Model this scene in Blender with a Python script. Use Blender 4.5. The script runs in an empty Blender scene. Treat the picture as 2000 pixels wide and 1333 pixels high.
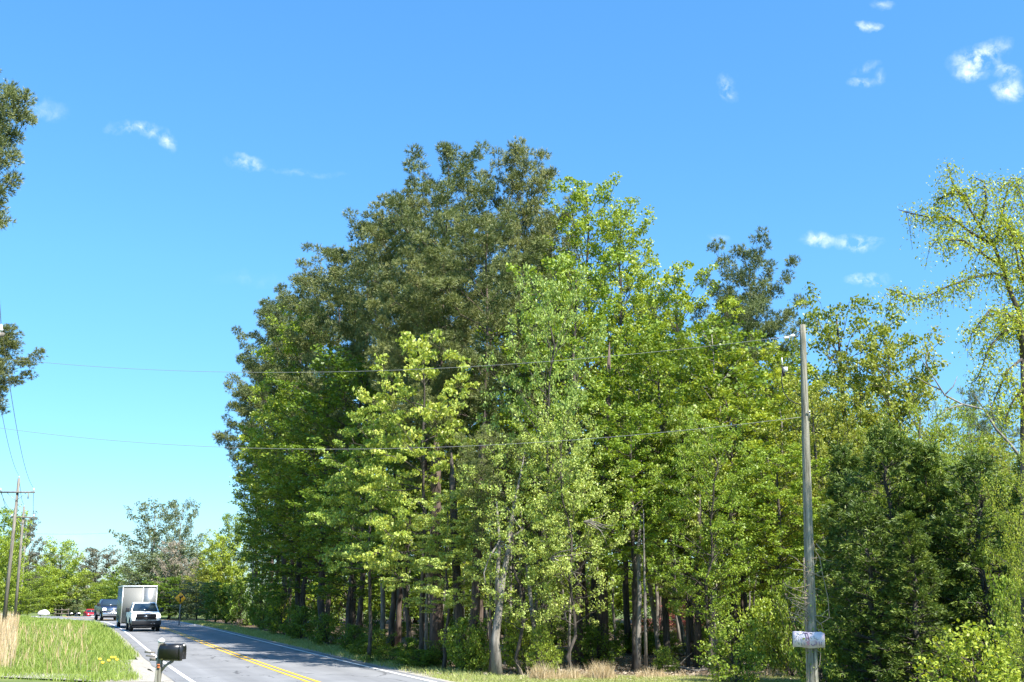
import bpy, bmesh, math, random
import numpy as np
from mathutils import Vector, Matrix
R = math.radians
sc = bpy.context.scene
col = sc.collection

# ------------------------------------------------------------------ camera
F, HOR, CH = 2200.0, 1165.0, 2.35
PITCH = math.atan((HOR - 666.5) / F)
cd = bpy.data.cameras.new('camera'); cam = bpy.data.objects.new('camera', cd); col.objects.link(cam)
cam.location = (0, 0, CH); cam.rotation_euler = (R(90) + PITCH, 0, 0)
cd.sensor_width = 36; cd.lens = 36 * F / 2000; cd.clip_start = .1; cd.clip_end = 6000
sc.camera = cam
sc.cycles.use_denoising = True
sc.cycles.max_bounces = 5; sc.cycles.diffuse_bounces = 3; sc.cycles.transmission_bounces = 4
sc.cycles.transparent_max_bounces = 6; sc.cycles.caustics_reflective = False; sc.cycles.caustics_refractive = False
sc.view_settings.view_transform = 'Standard'; sc.view_settings.look = 'None'
sc.view_settings.exposure = 1.25; sc.view_settings.gamma = 1

def ray(u, v):
    x = (u - 1000) / F; q = (666.5 - v) / F
    return Vector((x, math.cos(PITCH) - q * math.sin(PITCH), math.sin(PITCH) + q * math.cos(PITCH)))
def at(u, v, Y):
    d = ray(u, v); return Vector((0, 0, CH)) + d * (Y / d.y)
def gp(u, v):
    d = ray(u, v); return Vector((0, 0, CH)) + d * (-CH / d.z)
def zt(Y):                                        # the land drops away gently beyond 135 m
    t = np.clip((np.asarray(Y, float) - 132) / 75, 0, 1)
    return -1.25 * t * t * (3 - 2 * t)

# ------------------------------------------------------------------ sky and sun
SUN_AZ, SUN_EL = R(136), R(51)                   # azimuth clockwise from +Y
w = bpy.data.worlds.new('World'); sc.world = w; w.use_nodes = True
nt = w.node_tree; nt.nodes.clear(); N = nt.nodes; L = nt.links
wo = N.new('ShaderNodeOutputWorld'); bg = N.new('ShaderNodeBackground'); bg.inputs[1].default_value = 0.105
sky = N.new('ShaderNodeTexSky'); sky.sky_type = 'NISHITA'; sky.sun_disc = False
sky.sun_elevation = SUN_EL; sky.sun_rotation = SUN_AZ; sky.air_density = 1.0; sky.dust_density = 0.15; sky.ozone_density = 1.6
hs = N.new('ShaderNodeHueSaturation'); hs.inputs['Saturation'].default_value = 1.22; hs.inputs['Hue'].default_value = .5
L.new(sky.outputs[0], hs.inputs['Color'])
tint = N.new('ShaderNodeMix'); tint.data_type = 'RGBA'; tint.blend_type = 'MULTIPLY'; tint.inputs[0].default_value = 1
tint.inputs[7].default_value = (.80, 1.02, 1.12, 1); L.new(hs.outputs[0], tint.inputs[6])
tc = N.new('ShaderNodeTexCoord')
sx = N.new('ShaderNodeSeparateXYZ'); L.new(tc.outputs['Generated'], sx.inputs[0])
er = N.new('ShaderNodeValToRGB'); ee = er.color_ramp.elements; ee.new(.2); ee.new(.4)
for i_, (p_, c_) in enumerate(((0, (.46, .50, .62)), (.10, (.62, .70, .80)), (.28, (.90, .98, 1.02)), (.55, (1.15, 1.22, 1.16)))): ee[i_].position = p_; ee[i_].color = (*c_, 1)
L.new(sx.outputs['Z'], er.inputs[0])
tint2 = N.new('ShaderNodeMix'); tint2.data_type = 'RGBA'; tint2.blend_type = 'MULTIPLY'; tint2.inputs[0].default_value = 1
L.new(tint.outputs[2], tint2.inputs[6]); L.new(er.outputs[0], tint2.inputs[7])
nz = N.new('ShaderNodeTexNoise'); nz.inputs['Scale'].default_value = 26; nz.inputs['Detail'].default_value = 7; nz.inputs['Roughness'].default_value = .62
L.new(tc.outputs['Generated'], nz.inputs['Vector'])
def vm(op, a, b=None):
    n = N.new('ShaderNodeVectorMath'); n.operation = op
    L.new(a, n.inputs[0])
    if b is not None: n.inputs[1].default_value = b
    return n
def mth(op, a, b=None, c=None, clamp=False):
    n = N.new('ShaderNodeMath'); n.operation = op; n.use_clamp = clamp
    for i, x in enumerate((a, b, c)):
        if x is None: continue
        if hasattr(x, 'links'): L.new(x, n.inputs[i])
        else: n.inputs[i].default_value = x
    return n.outputs[0]
nzc = vm('SUBTRACT', nz.outputs['Color'], (.5, .5, .5)); nzs = vm('MULTIPLY', nzc.outputs[0], (.022, .022, .022))
dsp = N.new('ShaderNodeVectorMath'); dsp.operation = 'ADD'; L.new(tc.outputs['Generated'], dsp.inputs[0]); L.new(nzs.outputs[0], dsp.inputs[1])
nz2 = N.new('ShaderNodeTexNoise'); nz2.inputs['Scale'].default_value = 75; nz2.inputs['Detail'].default_value = 6; nz2.inputs['Roughness'].default_value = .6
L.new(dsp.outputs[0], nz2.inputs['Vector'])
total = None
for (u, v, wd, ht, s, rot) in [(270, 255, 95, 26, .8, 6), (322, 272, 45, 30, .7, 50), (480, 320, 70, 26, .8, 5), (600, 338, 130, 12, .28, 5),
        (1912, 112, 100, 50, 1.15, -22), (1895, 143, 60, 30, .95, 0), (1962, 138, 66, 26, .8, 35), (1972, 178, 56, 40, 1.0, 10),
        (1418, 170, 34, 50, .8, -20), (1697, 51, 44, 18, .8, 3), (1688, 160, 62, 18, .8, -5), (1690, 132, 55, 14, .4, -20), (1722, 148, 20, 30, .4, 0),
        (1600, 468, 66, 24, .9, 4), (1672, 474, 80, 30, 1.0, 5), (1690, 546, 76, 24, 1.0, 0), (75, 215, 100, 36, .45, 0), (140, 1045, 150, 22, .25, 3),
        (1405, 467, 40, 16, .5, 0), (1722, 5, 40, 16, .5, 0), (500, 545, 160, 30, .12, 0)]:
    c = ray(u, v).normalized()
    ang = R(rot); rx = Vector((1, 0, 0)) - c * c.x; rx.normalize(); uy = rx.cross(c); uy.normalize()
    if uy.z < 0: uy = -uy
    ax = rx * math.cos(ang) - uy * math.sin(ang); ay = rx * math.sin(ang) + uy * math.cos(ang)
    k1, k2 = F / (wd * .62), F / (ht * .62)
    a = vm('DOT_PRODUCT', dsp.outputs[0], tuple(ax * k1)).outputs['Value']
    b = vm('DOT_PRODUCT', dsp.outputs[0], tuple(ay * k2)).outputs['Value']
    a0, b0 = 0.0, 0.0
    fr = vm('DOT_PRODUCT', dsp.outputs[0], tuple(c)).outputs['Value']
    r2 = mth('ADD', mth('MULTIPLY', a, a), mth('MULTIPLY', b, b))
    m = mth('SUBTRACT', 1.0, mth('SQRT', r2), clamp=True)
    m = mth('MULTIPLY', mth('MULTIPLY', m, s * .8), mth('GREATER_THAN', fr, 0.5))
    total = m if total is None else mth('MAXIMUM', total, m)
cl = mth('MULTIPLY', total, mth('MULTIPLY', mth('SUBTRACT', nz2.outputs['Fac'], .36, clamp=True), 5.0), clamp=True)
cl = mth('POWER', cl, 1.3, clamp=True)
mixc = N.new('ShaderNodeMix'); mixc.data_type = 'RGBA'; L.new(cl, mixc.inputs[0]); L.new(tint2.outputs[2], mixc.inputs[6])
mixc.inputs[7].default_value = (5.4, 6.0, 6.1, 1)
L.new(mixc.outputs[2], bg.inputs[0]); L.new(bg.outputs[0], wo.inputs[0])

sd = bpy.data.lights.new('sun', 'SUN'); sd.energy = 5.0; sd.angle = R(.5); sd.color = (1, .955, .88)
so = bpy.data.objects.new('sun', sd); col.objects.link(so)
sdir = Vector((math.sin(SUN_AZ) * math.cos(SUN_EL), math.cos(SUN_AZ) * math.cos(SUN_EL), math.sin(SUN_EL)))
so.rotation_euler = sdir.to_track_quat('Z', 'Y').to_euler(); so.location = (30, -20, 60)

# ------------------------------------------------------------------ materials
def mat(name, rgb, rough=.6, metal=0, spec=.5, emit=None, es=0):
    m = bpy.data.materials.new(name); m.use_nodes = True; b = m.node_tree.nodes['Principled BSDF']
    b.inputs['Base Color'].default_value = (*rgb, 1); b.inputs['Roughness'].default_value = rough
    b.inputs['Metallic'].default_value = metal; b.inputs['Specular IOR Level'].default_value = spec
    if emit: b.inputs['Emission Color'].default_value = (*emit, 1); b.inputs['Emission Strength'].default_value = es
    return m
def noisy(name, stops, scale=4, detail=6, rough=.85, stretch=(1, 1, 1), bump=.3, bd=.02, second=None):
    """colour from noise through a ramp; second=(scale, amount) adds a finer noise"""
    m = mat(name, stops[0][1], rough, spec=.3); t = m.node_tree; n = t.nodes; l = t.links; b = n['Principled BSDF']
    g = n.new('ShaderNodeNewGeometry'); mp = n.new('ShaderNodeMapping'); mp.inputs['Scale'].default_value = stretch
    l.new(g.outputs['Position'], mp.inputs[0])
    x = n.new('ShaderNodeTexNoise'); x.inputs['Scale'].default_value = scale; x.inputs['Detail'].default_value = detail; x.inputs['Roughness'].default_value = .65
    l.new(mp.outputs[0], x.inputs['Vector']); f = x.outputs['Fac']
    if second:
        y = n.new('ShaderNodeTexNoise'); y.inputs['Scale'].default_value = second[0]; y.inputs['Detail'].default_value = 4
        l.new(mp.outputs[0], y.inputs['Vector'])
        q = n.new('ShaderNodeMix'); q.inputs[0].default_value = second[1]; l.new(f, q.inputs[2]); l.new(y.outputs['Fac'], q.inputs[3]); f = q.outputs[0]
    r = n.new('ShaderNodeValToRGB'); e = r.color_ramp.elements
    while len(e) < len(stops): e.new(.5)
    for i, (p, c) in enumerate(stops): e[i].position = p; e[i].color = (*c, 1)
    l.new(f, r.inputs[0]); l.new(r.outputs[0], b.inputs['Base Color'])
    if bump:
        bp = n.new('ShaderNodeBump'); bp.inputs['Strength'].default_value = bump; bp.inputs['Distance'].default_value = bd
        l.new(f, bp.inputs['Height']); l.new(bp.outputs[0], b.inputs['Normal'])
    return m
def leafmat(name, c0, c1, c2, trans=.4, rough=.45, tr=(1.5, 1.35, .6), spec=.35):
    """c0..c2: the leaf colours of one kind, picked leaf by leaf through the mesh attribute var"""
    m = mat(name, c1, rough, spec=spec); t = m.node_tree; n = t.nodes; l = t.links; b = n['Principled BSDF']
    a = n.new('ShaderNodeAttribute'); a.attribute_name = 'var'
    oi = n.new('ShaderNodeObjectInfo')
    r = n.new('ShaderNodeValToRGB'); e = r.color_ramp.elements; e.new(.5)
    for i, (p, c) in enumerate(((0, c0), (.5, c1), (1, c2))): e[i].position = p; e[i].color = (*c, 1)
    l.new(a.outputs['Fac'], r.inputs[0])
    h = n.new('ShaderNodeHueSaturation'); mr = n.new('ShaderNodeMapRange'); mr.inputs[3].default_value = .485; mr.inputs[4].default_value = .515
    l.new(oi.outputs['Random'], mr.inputs[0]); l.new(mr.outputs[0], h.inputs['Hue'])
    mv = n.new('ShaderNodeMapRange'); mv.inputs[3].default_value = 1.12; mv.inputs[4].default_value = .86
    l.new(oi.outputs['Random'], mv.inputs[0]); l.new(mv.outputs[0], h.inputs['Value']); l.new(r.outputs[0], h.inputs['Color'])
    l.new(h.outputs[0], b.inputs['Base Color'])
    tm = n.new('ShaderNodeMix'); tm.data_type = 'RGBA'; tm.blend_type = 'MULTIPLY'; tm.inputs[0].default_value = 1; tm.inputs[7].default_value = (*tr, 1)
    l.new(h.outputs[0], tm.inputs[6])
    ts = n.new('ShaderNodeBsdfTranslucent'); l.new(tm.outputs[2], ts.inputs[0])
    mx = n.new('ShaderNodeMixShader'); mx.inputs[0].default_value = trans * .75
    l.new(b.outputs[0], mx.inputs[1]); l.new(ts.outputs[0], mx.inputs[2]); l.new(mx.outputs[0], n['Material Output'].inputs[0])
    return m
def barkmat(name, a, b, scale=9):
    return noisy(name, [(.35, a), (.65, b)], scale, 6, .9, (1, 1, .18), .9, .03)

M = dict(
    pine_leaf=leafmat('pine_needles', (.085, .11, .033), (.165, .195, .06), (.30, .32, .115), .2, .5, (1.2, 1.2, .6)),
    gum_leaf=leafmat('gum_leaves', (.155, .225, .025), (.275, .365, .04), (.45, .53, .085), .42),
    maple_leaf=leafmat('maple_leaves', (.19, .29, .04), (.30, .40, .07), (.48, .54, .14), .42),
    pale_leaf=leafmat('pale_leaves', (.17, .255, .045), (.32, .41, .09), (.55, .62, .19), .42),
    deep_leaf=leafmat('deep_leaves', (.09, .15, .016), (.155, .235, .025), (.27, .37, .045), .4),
    oak_leaf=leafmat('oak_leaves', (.15, .20, .03), (.25, .30, .045), (.38, .40, .07), .4),
    willow_leaf=leafmat('willow_leaves', (.17, .25, .03), (.28, .36, .045), (.42, .46, .06), .42),
    cedar_leaf=leafmat('cedar_sprays', (.045, .08, .012), (.095, .15, .022), (.25, .31, .05), .2, .5, (1.2, 1.2, .7)),
    grey_leaf=leafmat('greyish_leaves', (.09, .12, .05), (.15, .19, .085), (.25, .26, .15), .35),
    brown_leaf=leafmat('brownish_new_leaves', (.11, .11, .07), (.16, .155, .10), (.22, .20, .14), .3),
    dry_leaf=leafmat('dry_twigs', (.26, .21, .15), (.36, .30, .22), (.48, .41, .32), .2, .7, (1, 1, 1)),
    red_leaf=leafmat('azalea_flowers', (.26, .07, .06), (.46, .13, .12), (.62, .34, .28), .3, .6, (1, 1, 1)),
    yellow_leaf=leafmat('yellow_leaves', (.42, .50, .02), (.60, .66, .03), (.72, .74, .05), .45),
    grass=leafmat('grass_blades', (.15, .22, .03), (.26, .35, .055), (.42, .46, .13), .35, .55),
    lawn=leafmat('lawn_blades', (.26, .31, .07), (.40, .43, .12), (.56, .53, .22), .3, .6),
    dry=leafmat('dry_grass', (.40, .27, .13), (.60, .44, .25), (.78, .64, .42), .3, .7, (1, 1, 1)),
    pine_bark=barkmat('pine_bark', (.045, .033, .026), (.17, .125, .10)),
    grey_bark=barkmat('grey_bark', (.10, .088, .07), (.30, .27, .225)),
    dark_bark=barkmat('dark_bark', (.035, .03, .024), (.12, .10, .08)),
    pole_wood=noisy('weathered_pole', [(.36, (.05, .046, .034)), (.48, (.19, .178, .135)), (.62, (.36, .34, .275))], 9, 9, .9, (3, 3, .10), 1.0, .03, (60, .3)),
    dark_pole=noisy('dark_pole', [(.35, (.12, .105, .09)), (.7, (.30, .27, .22))], 6, 6, .9, (2, 2, .15), .6, .02),
    asphalt=noisy('asphalt', [(.3, (.165, .165, .168)), (.5, (.205, .205, .207)), (.7, (.255, .252, .248))], .55, 9, .9, (1, 1, 1), .25, .006, (60, .35)),
    gravel=noisy('gravel', [(.3, (.16, .14, .11)), (.5, (.34, .31, .26)), (.72, (.60, .57, .50))], 5, 8, .95, (1, 1, 1), .5, .02, (40, .5)),
    litter=noisy('leaf_litter', [(.3, (.05, .035, .022)), (.5, (.13, .09, .055)), (.7, (.30, .22, .14))], 3, 9, .95, (1, 1, 1), .8, .04, (30, .5)),
    turf=noisy('turf', [(.3, (.07, .10, .022)), (.5, (.12, .16, .035)), (.72, (.24, .24, .09))], .8, 9, .95, (1, 1, 1), .6, .05, (22, .45)),
    white_line=noisy('road_paint_white', [(.28, (.35, .35, .34)), (.42, (.78, .78, .76))], 9, 8, .6, (1, 1, 1), 0, 0, (70, .4)),
    yellow_line=noisy('road_paint_yellow', [(.26, (.35, .25, .08)), (.42, (.80, .46, .03))], 9, 8, .6, (1, 1, 1), 0, 0, (70, .4)),
    white_paint=mat('white_paint', (.84, .83, .80), .35), black=mat('black_plastic', (.012, .012, .014), .45),
    rubber=mat('tyre_rubber', (.018, .018, .018), .85), glass=mat('dark_glass', (.03, .045, .055), .08, 0, .8),
    chrome=mat('bright_metal', (.6, .6, .62), .25, 1), lamp=mat('headlight_lit', (.9, .9, .9), .2, emit=(1, .97, .9), es=6),
    navy=mat('navy_paint', (.015, .02, .05), .25), red=mat('red_paint', (.45, .012, .03), .3),
    grey_paint=mat('grey_metal_paint', (.20, .20, .185), .6), side_panel=noisy('trailer_side', [(.4, (.13, .14, .09)), (.6, (.22, .23, .16))], 1.2, 3, .4, (1, 1, .1), 0),
    aluminium=mat('aluminium', (.62, .64, .64), .4, .6), steel=mat('galvanised_steel', (.35, .36, .36), .5, .7),
    sign_yellow=mat('sign_yellow', (.85, .42, .01), .5), sign_white=noisy('sign_board', [(.35, (.62, .44, .48)), (.6, (.80, .70, .72))], 5, 4, .6, (1, 1, 1), 0),
    ink=mat('marker_ink', (.30, .17, .28), .7), ink_red=mat('marker_red', (.66, .28, .32), .7), ink_grey=mat('marker_grey', (.38, .36, .38), .7),
    cable=mat('cable', (.22, .22, .22), .6), black_cable=mat('black_cable', (.01, .01, .01), .6), porcelain=mat('porcelain', (.75, .76, .78), .3),
    mailbox=mat('mailbox_black', (.018, .018, .018), .3, .2), orange=mat('orange_reflector', (.75, .16, .03), .4), amber=mat('pale_reflector', (.85, .68, .45), .4),
    rock=noisy('pale_rock', [(.35, (.42, .40, .36)), (.7, (.75, .73, .68))], 3, 6, .9), vine=mat('dry_vine', (.30, .24, .17), .8),
    rail=noisy('fence_wood', [(.35, (.10, .08, .06)), (.7, (.26, .22, .17))], 4, 5, .9),
)

# ------------------------------------------------------------------ object helpers
def tag(o, label=None, cat=None, group=None, kind=None):
    if label: o['label'] = label
    if cat: o['category'] = cat
    if group: o['group'] = group
    if kind: o['kind'] = kind
    return o
def empty(name, loc, rz=0):
    o = bpy.data.objects.new(name, None); col.objects.link(o); o.location = loc; o.rotation_euler = (0, 0, rz); o.empty_display_size = .2
    return o
def link(name, me, parent=None):
    o = bpy.data.objects.new(name, me); col.objects.link(o)
    if parent: o.parent = parent
    return o
def mesh_np(name, V, F, m, var=None, smooth=False):
    """V (n,3); F (k,3) or (k,4) or a list of those"""
    Fs = F if isinstance(F, list) else [F]
    Fs = [f for f in Fs if len(f)]
    me = bpy.data.meshes.new(name); me.vertices.add(len(V)); me.vertices.foreach_set('co', np.asarray(V, np.float32).ravel())
    idx = np.concatenate([f.ravel() for f in Fs]).astype(np.int32); tot = np.concatenate([np.full(len(f), f.shape[1], np.int32) for f in Fs])
    me.loops.add(len(idx)); me.loops.foreach_set('vertex_index', idx)
    me.polygons.add(len(tot)); st = np.zeros(len(tot), np.int32); st[1:] = np.cumsum(tot)[:-1]
    me.polygons.foreach_set('loop_start', st); me.polygons.foreach_set('loop_total', tot)
    if smooth: me.polygons.foreach_set('use_smooth', np.ones(len(tot), bool))
    if var is not None:
        a = me.attributes.new('var', 'FLOAT', 'FACE'); a.data.foreach_set('value', np.asarray(var, np.float32))
    me.update(calc_edges=True); me.materials.append(m)
    return me
class MB:
    """collects tubes, boxes and prisms for ONE mesh"""
    def __init__(s): s.V = []; s.Q = []; s.T = []; s.n = 0
    def add(s, V, Q=None, T=None):
        V = np.asarray(V, float)
        if Q is not None and len(Q): s.Q.append(np.asarray(Q) + s.n)
        if T is not None and len(T): s.T.append(np.asarray(T) + s.n)
        s.V.append(V); s.n += len(V); return s
    def tube(s, P, rad, k=6, cap=True):
        P = np.asarray([tuple(p) for p in P], float); n = len(P); rad = np.broadcast_to(np.asarray(rad, float), (n,))
        T = np.gradient(P, axis=0); T /= np.linalg.norm(T, axis=1)[:, None] + 1e-9
        ref = np.where(np.abs(T[:, 2:3]) > .9, np.array([[1., 0, 0]]), np.array([[0, 0, 1.]]))
        if abs(T[:, 2]).mean() > .6: ref = np.tile([[1., 0, 0]], (n, 1))
        A = np.cross(T, ref); A /= np.linalg.norm(A, axis=1)[:, None] + 1e-9; B = np.cross(T, A)
        th = np.arange(k) * 2 * np.pi / k
        V = P[:, None] + rad[:, None, None] * (np.cos(th)[None, :, None] * A[:, None] + np.sin(th)[None, :, None] * B[:, None])
        i = np.arange(n - 1)[:, None] * k; j = np.arange(k)[None]; j2 = (j + 1) % k
        Q = np.stack([i + j, i + k + j, i + k + j2, i + j2], -1).reshape(-1, 4)
        V = V.reshape(-1, 3); T3 = None
        if cap:
            V = np.vstack([V, P[:1], P[-1:]]); a = n * k; T3 = []
            for q in range(k):
                T3.append((a, q, (q + 1) % k)); T3.append((a + 1, (n - 1) * k + (q + 1) % k, (n - 1) * k + q))
        return s.add(V, Q, T3)
    def box(s, c, d, rz=0, tilt=0):
        x, y, z = [q / 2 for q in d]
        V = np.array([(a * x, b * y, e * z) for e in (-1, 1) for b in (-1, 1) for a in (-1, 1)])
        if tilt: V = V @ np.array(Matrix.Rotation(tilt, 3, 'Y')).T
        if rz: V = V @ np.array(Matrix.Rotation(rz, 3, 'Z')).T
        return s.add(V + np.array(c), [(0, 2, 3, 1), (4, 5, 7, 6), (0, 1, 5, 4), (2, 6, 7, 3), (0, 4, 6, 2), (1, 3, 7, 5)])
    def loft(s, rings, cap=True):
        """rings: equal-length loops of points"""
        k = len(rings[0]); V = np.array([p for r in rings for p in r], float); Q = []
        for i in range(len(rings) - 1):
            for j in range(k): Q.append((i * k + j, i * k + (j + 1) % k, (i + 1) * k + (j + 1) % k, (i + 1) * k + j))
        T = []
        if cap:
            for b, fl in ((0, 1), ((len(rings) - 1) * k, 0)):
                for j in range(1, k - 1): T.append((b, b + j + 1, b + j) if fl else (b, b + j, b + j + 1))
        return s.add(V, Q, T)
    def disc(s, c, r, axis, thick, k=16):
        c = Vector(c); a = Vector(axis).normalized(); return s.tube([c - a * thick / 2, c + a * thick / 2], r, k)
    def mesh(s, name, m, smooth=False):
        F = []
        if s.Q: F.append(np.vstack(s.Q))
        if s.T: F.append(np.vstack(s.T))
        return mesh_np(name, np.vstack(s.V), F, m, smooth=smooth)
    def build(s, name, m, parent=None, smooth=False): return link(name, s.mesh(name, m, smooth), parent)

def bevelled(ob, wdt, seg=2):
    bm = bmesh.new(); bm.from_mesh(ob.data); bmesh.ops.remove_doubles(bm, verts=bm.verts, dist=1e-5)
    ed = [e for e in bm.edges if len(e.link_faces) == 2 and e.calc_face_angle() > R(25)]
    bmesh.ops.bevel(bm, geom=ed, offset=wdt, segments=seg, affect='EDGES', profile=.6)
    bmesh.ops.recalc_face_normals(bm, faces=bm.faces); bm.to_mesh(ob.data); bm.free(); return ob

# ------------------------------------------------------------------ foliage makers
def unit(a): return a / (np.linalg.norm(a, axis=1)[:, None] + 1e-9)
def leaf_blades(rng, C, size, aspect=.62, up=.7, droop=.2):
    n = len(C); nrm = unit(rng.normal(size=(n, 3)) * (1 - up * .5) + np.array([0, 0, up]))
    a = rng.normal(size=(n, 3)); a[:, 2] -= droop; a -= nrm * (a * nrm).sum(1)[:, None]; a = unit(a); b = np.cross(nrm, a)
    s = size[:, None]
    fold = nrm * s * .10
    V = np.stack([C - a * s * .5, C + b * s * aspect * .5 - a * s * .08 + fold, C + a * s * .5, C - b * s * aspect * .5 - a * s * .08 + fold], 1).reshape(-1, 3)
    return V, np.arange(n * 4).reshape(-1, 4)
def needle_tufts(rng, C, D, K=9, ln=.27, wd=.03, spread=.75):
    n = len(C); C2 = np.repeat(C, K, 0); D2 = unit(np.repeat(unit(D), K, 0) + rng.normal(size=(n * K, 3)) * spread)
    s = unit(np.cross(D2, rng.normal(size=(n * K, 3)))) * wd * .5; l_ = ln * rng.uniform(.7, 1.2, (n * K, 1))
    V = np.stack([C2 + s, C2 - s, C2 + D2 * l_ - s * .4, C2 + D2 * l_ + s * .4], 1).reshape(-1, 3)
    return V, np.arange(n * K * 4).reshape(-1, 4)

def skeleton(rng, H, Rc, t0, nl, shape, elev, curve, sub, subl, trunk_r, wobble=.25, gap=.28, oneside=None):
    """trunk path + limbs + twigs; returns wood builders and the clump nodes (position, direction)"""
    n = 14; zz = np.linspace(0, H * .97, n); wx = np.cumsum(rng.normal(0, wobble / 3, n)); wy = np.cumsum(rng.normal(0, wobble / 3, n)); wx[0] = wy[0] = 0
    wx -= wx[-1] * zz / H * .7; wy -= wy[-1] * zz / H * .7
    tr = MB(); rr = trunk_r * (1 - zz / H * .9) ** .8; rr[0] *= 1.35
    tr.tube(np.stack([wx, wy, zz - .15 * (zz == 0)], 1), rr, 9)
    br = MB(); C = []; D = []
    for i in range(nl):
        tt = (i + rng.uniform(.1, .9)) / nl
        t = t0 + (1 - t0) * tt * .985
        if shape == 'pine': e = Rc * min(1, .55 + 1.25 * tt) * (1 - tt ** 3.2) ** .5
        elif shape == 'oval': e = Rc * math.sin(math.pi * (.14 + .80 * tt)) ** .6
        elif shape == 'wide': e = Rc * (1 - tt ** 2.2) ** .5
        elif shape == 'cone': e = Rc * (1.02 - tt) ** .8
        elif shape == 'top': e = Rc * min(1, .35 + 1.6 * tt) * (1 - tt ** 4) ** .5
        e *= rng.uniform(.62, 1.18)
        az = i * 2.3999 + rng.uniform(-.5, .5)
        if oneside is not None and rng.random() < .5: az = oneside + rng.normal(0, .7)
        el = R(elev[0] + (elev[1] - elev[0]) * tt + rng.normal(0, 9))
        ztip = H * t; z0 = max(H * t0 * .75, ztip - e * math.tan(max(el, 0)) * .6)
        x0 = np.interp(z0, zz, wx); y0 = np.interp(z0, zz, wy)
        s = np.linspace(0, 1, 6); hx = math.cos(az); hy = math.sin(az)
        side = rng.normal(0, .12)
        P = np.stack([x0 + e * (hx * s - hy * side * s * s), y0 + e * (hy * s + hx * side * s * s), z0 + e * (math.tan(el) * s + curve * s * s)], 1)
        P[:, 2] = np.minimum(P[:, 2], H); P[2:5] += rng.normal(0, .03 * e + .02, (3, 3))
        r0 = max(.02, trunk_r * .38 * (1 - t * .75)); br.tube(P, r0 * (1 - .85 * s), 5, cap=False)
        ns = max(3, int(e * sub)); 
        for j in range(ns):
            f = .22 + .78 * (j + rng.uniform(.2, 1)) / ns
            k = min(int(f * 5), 4); p = P[k] + (P[k + 1] - P[k]) * (f * 5 - k); d = P[k + 1] - P[k]; d /= np.linalg.norm(d) + 1e-9
            sd_ = 1 if (j % 2) else -1; lat = np.array([-d[1], d[0], 0]) * sd_
            if rng.random() < .25: lat = lat * .4 + np.array([0, 0, rng.choice((-.5, 1))])
            dd = d * rng.uniform(.3, 1.1) + lat * rng.uniform(.5, 1.1) + np.array([0, 0, rng.normal(.1 if elev[1] > 0 else -.1, .22)])
            dd /= np.linalg.norm(dd); ll = subl * rng.uniform(.55, 1.25) * (1 - .35 * f) * (.5 + .5 * min(1, e / 2))
            q = p + dd * ll * .5 + rng.normal(0, .04, 3); q2 = p + dd * ll + np.array([0, 0, ll * curve * .5])
            br.tube([p, q, q2], [r0 * .3 + .008, r0 * .2 + .006, .005], 3, cap=False)
            m = max(1 if gap > 1 else 2, int(ll / gap))
            for h in range(m):
                g = .3 + .7 * (h + 1) / m if m > 1 else rng.uniform(.5, 1)
                C.append(p + (q2 - p) * g); D.append(dd)
    return tr, br, np.array(C), np.array(D), (zz, wx, wy)

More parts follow.
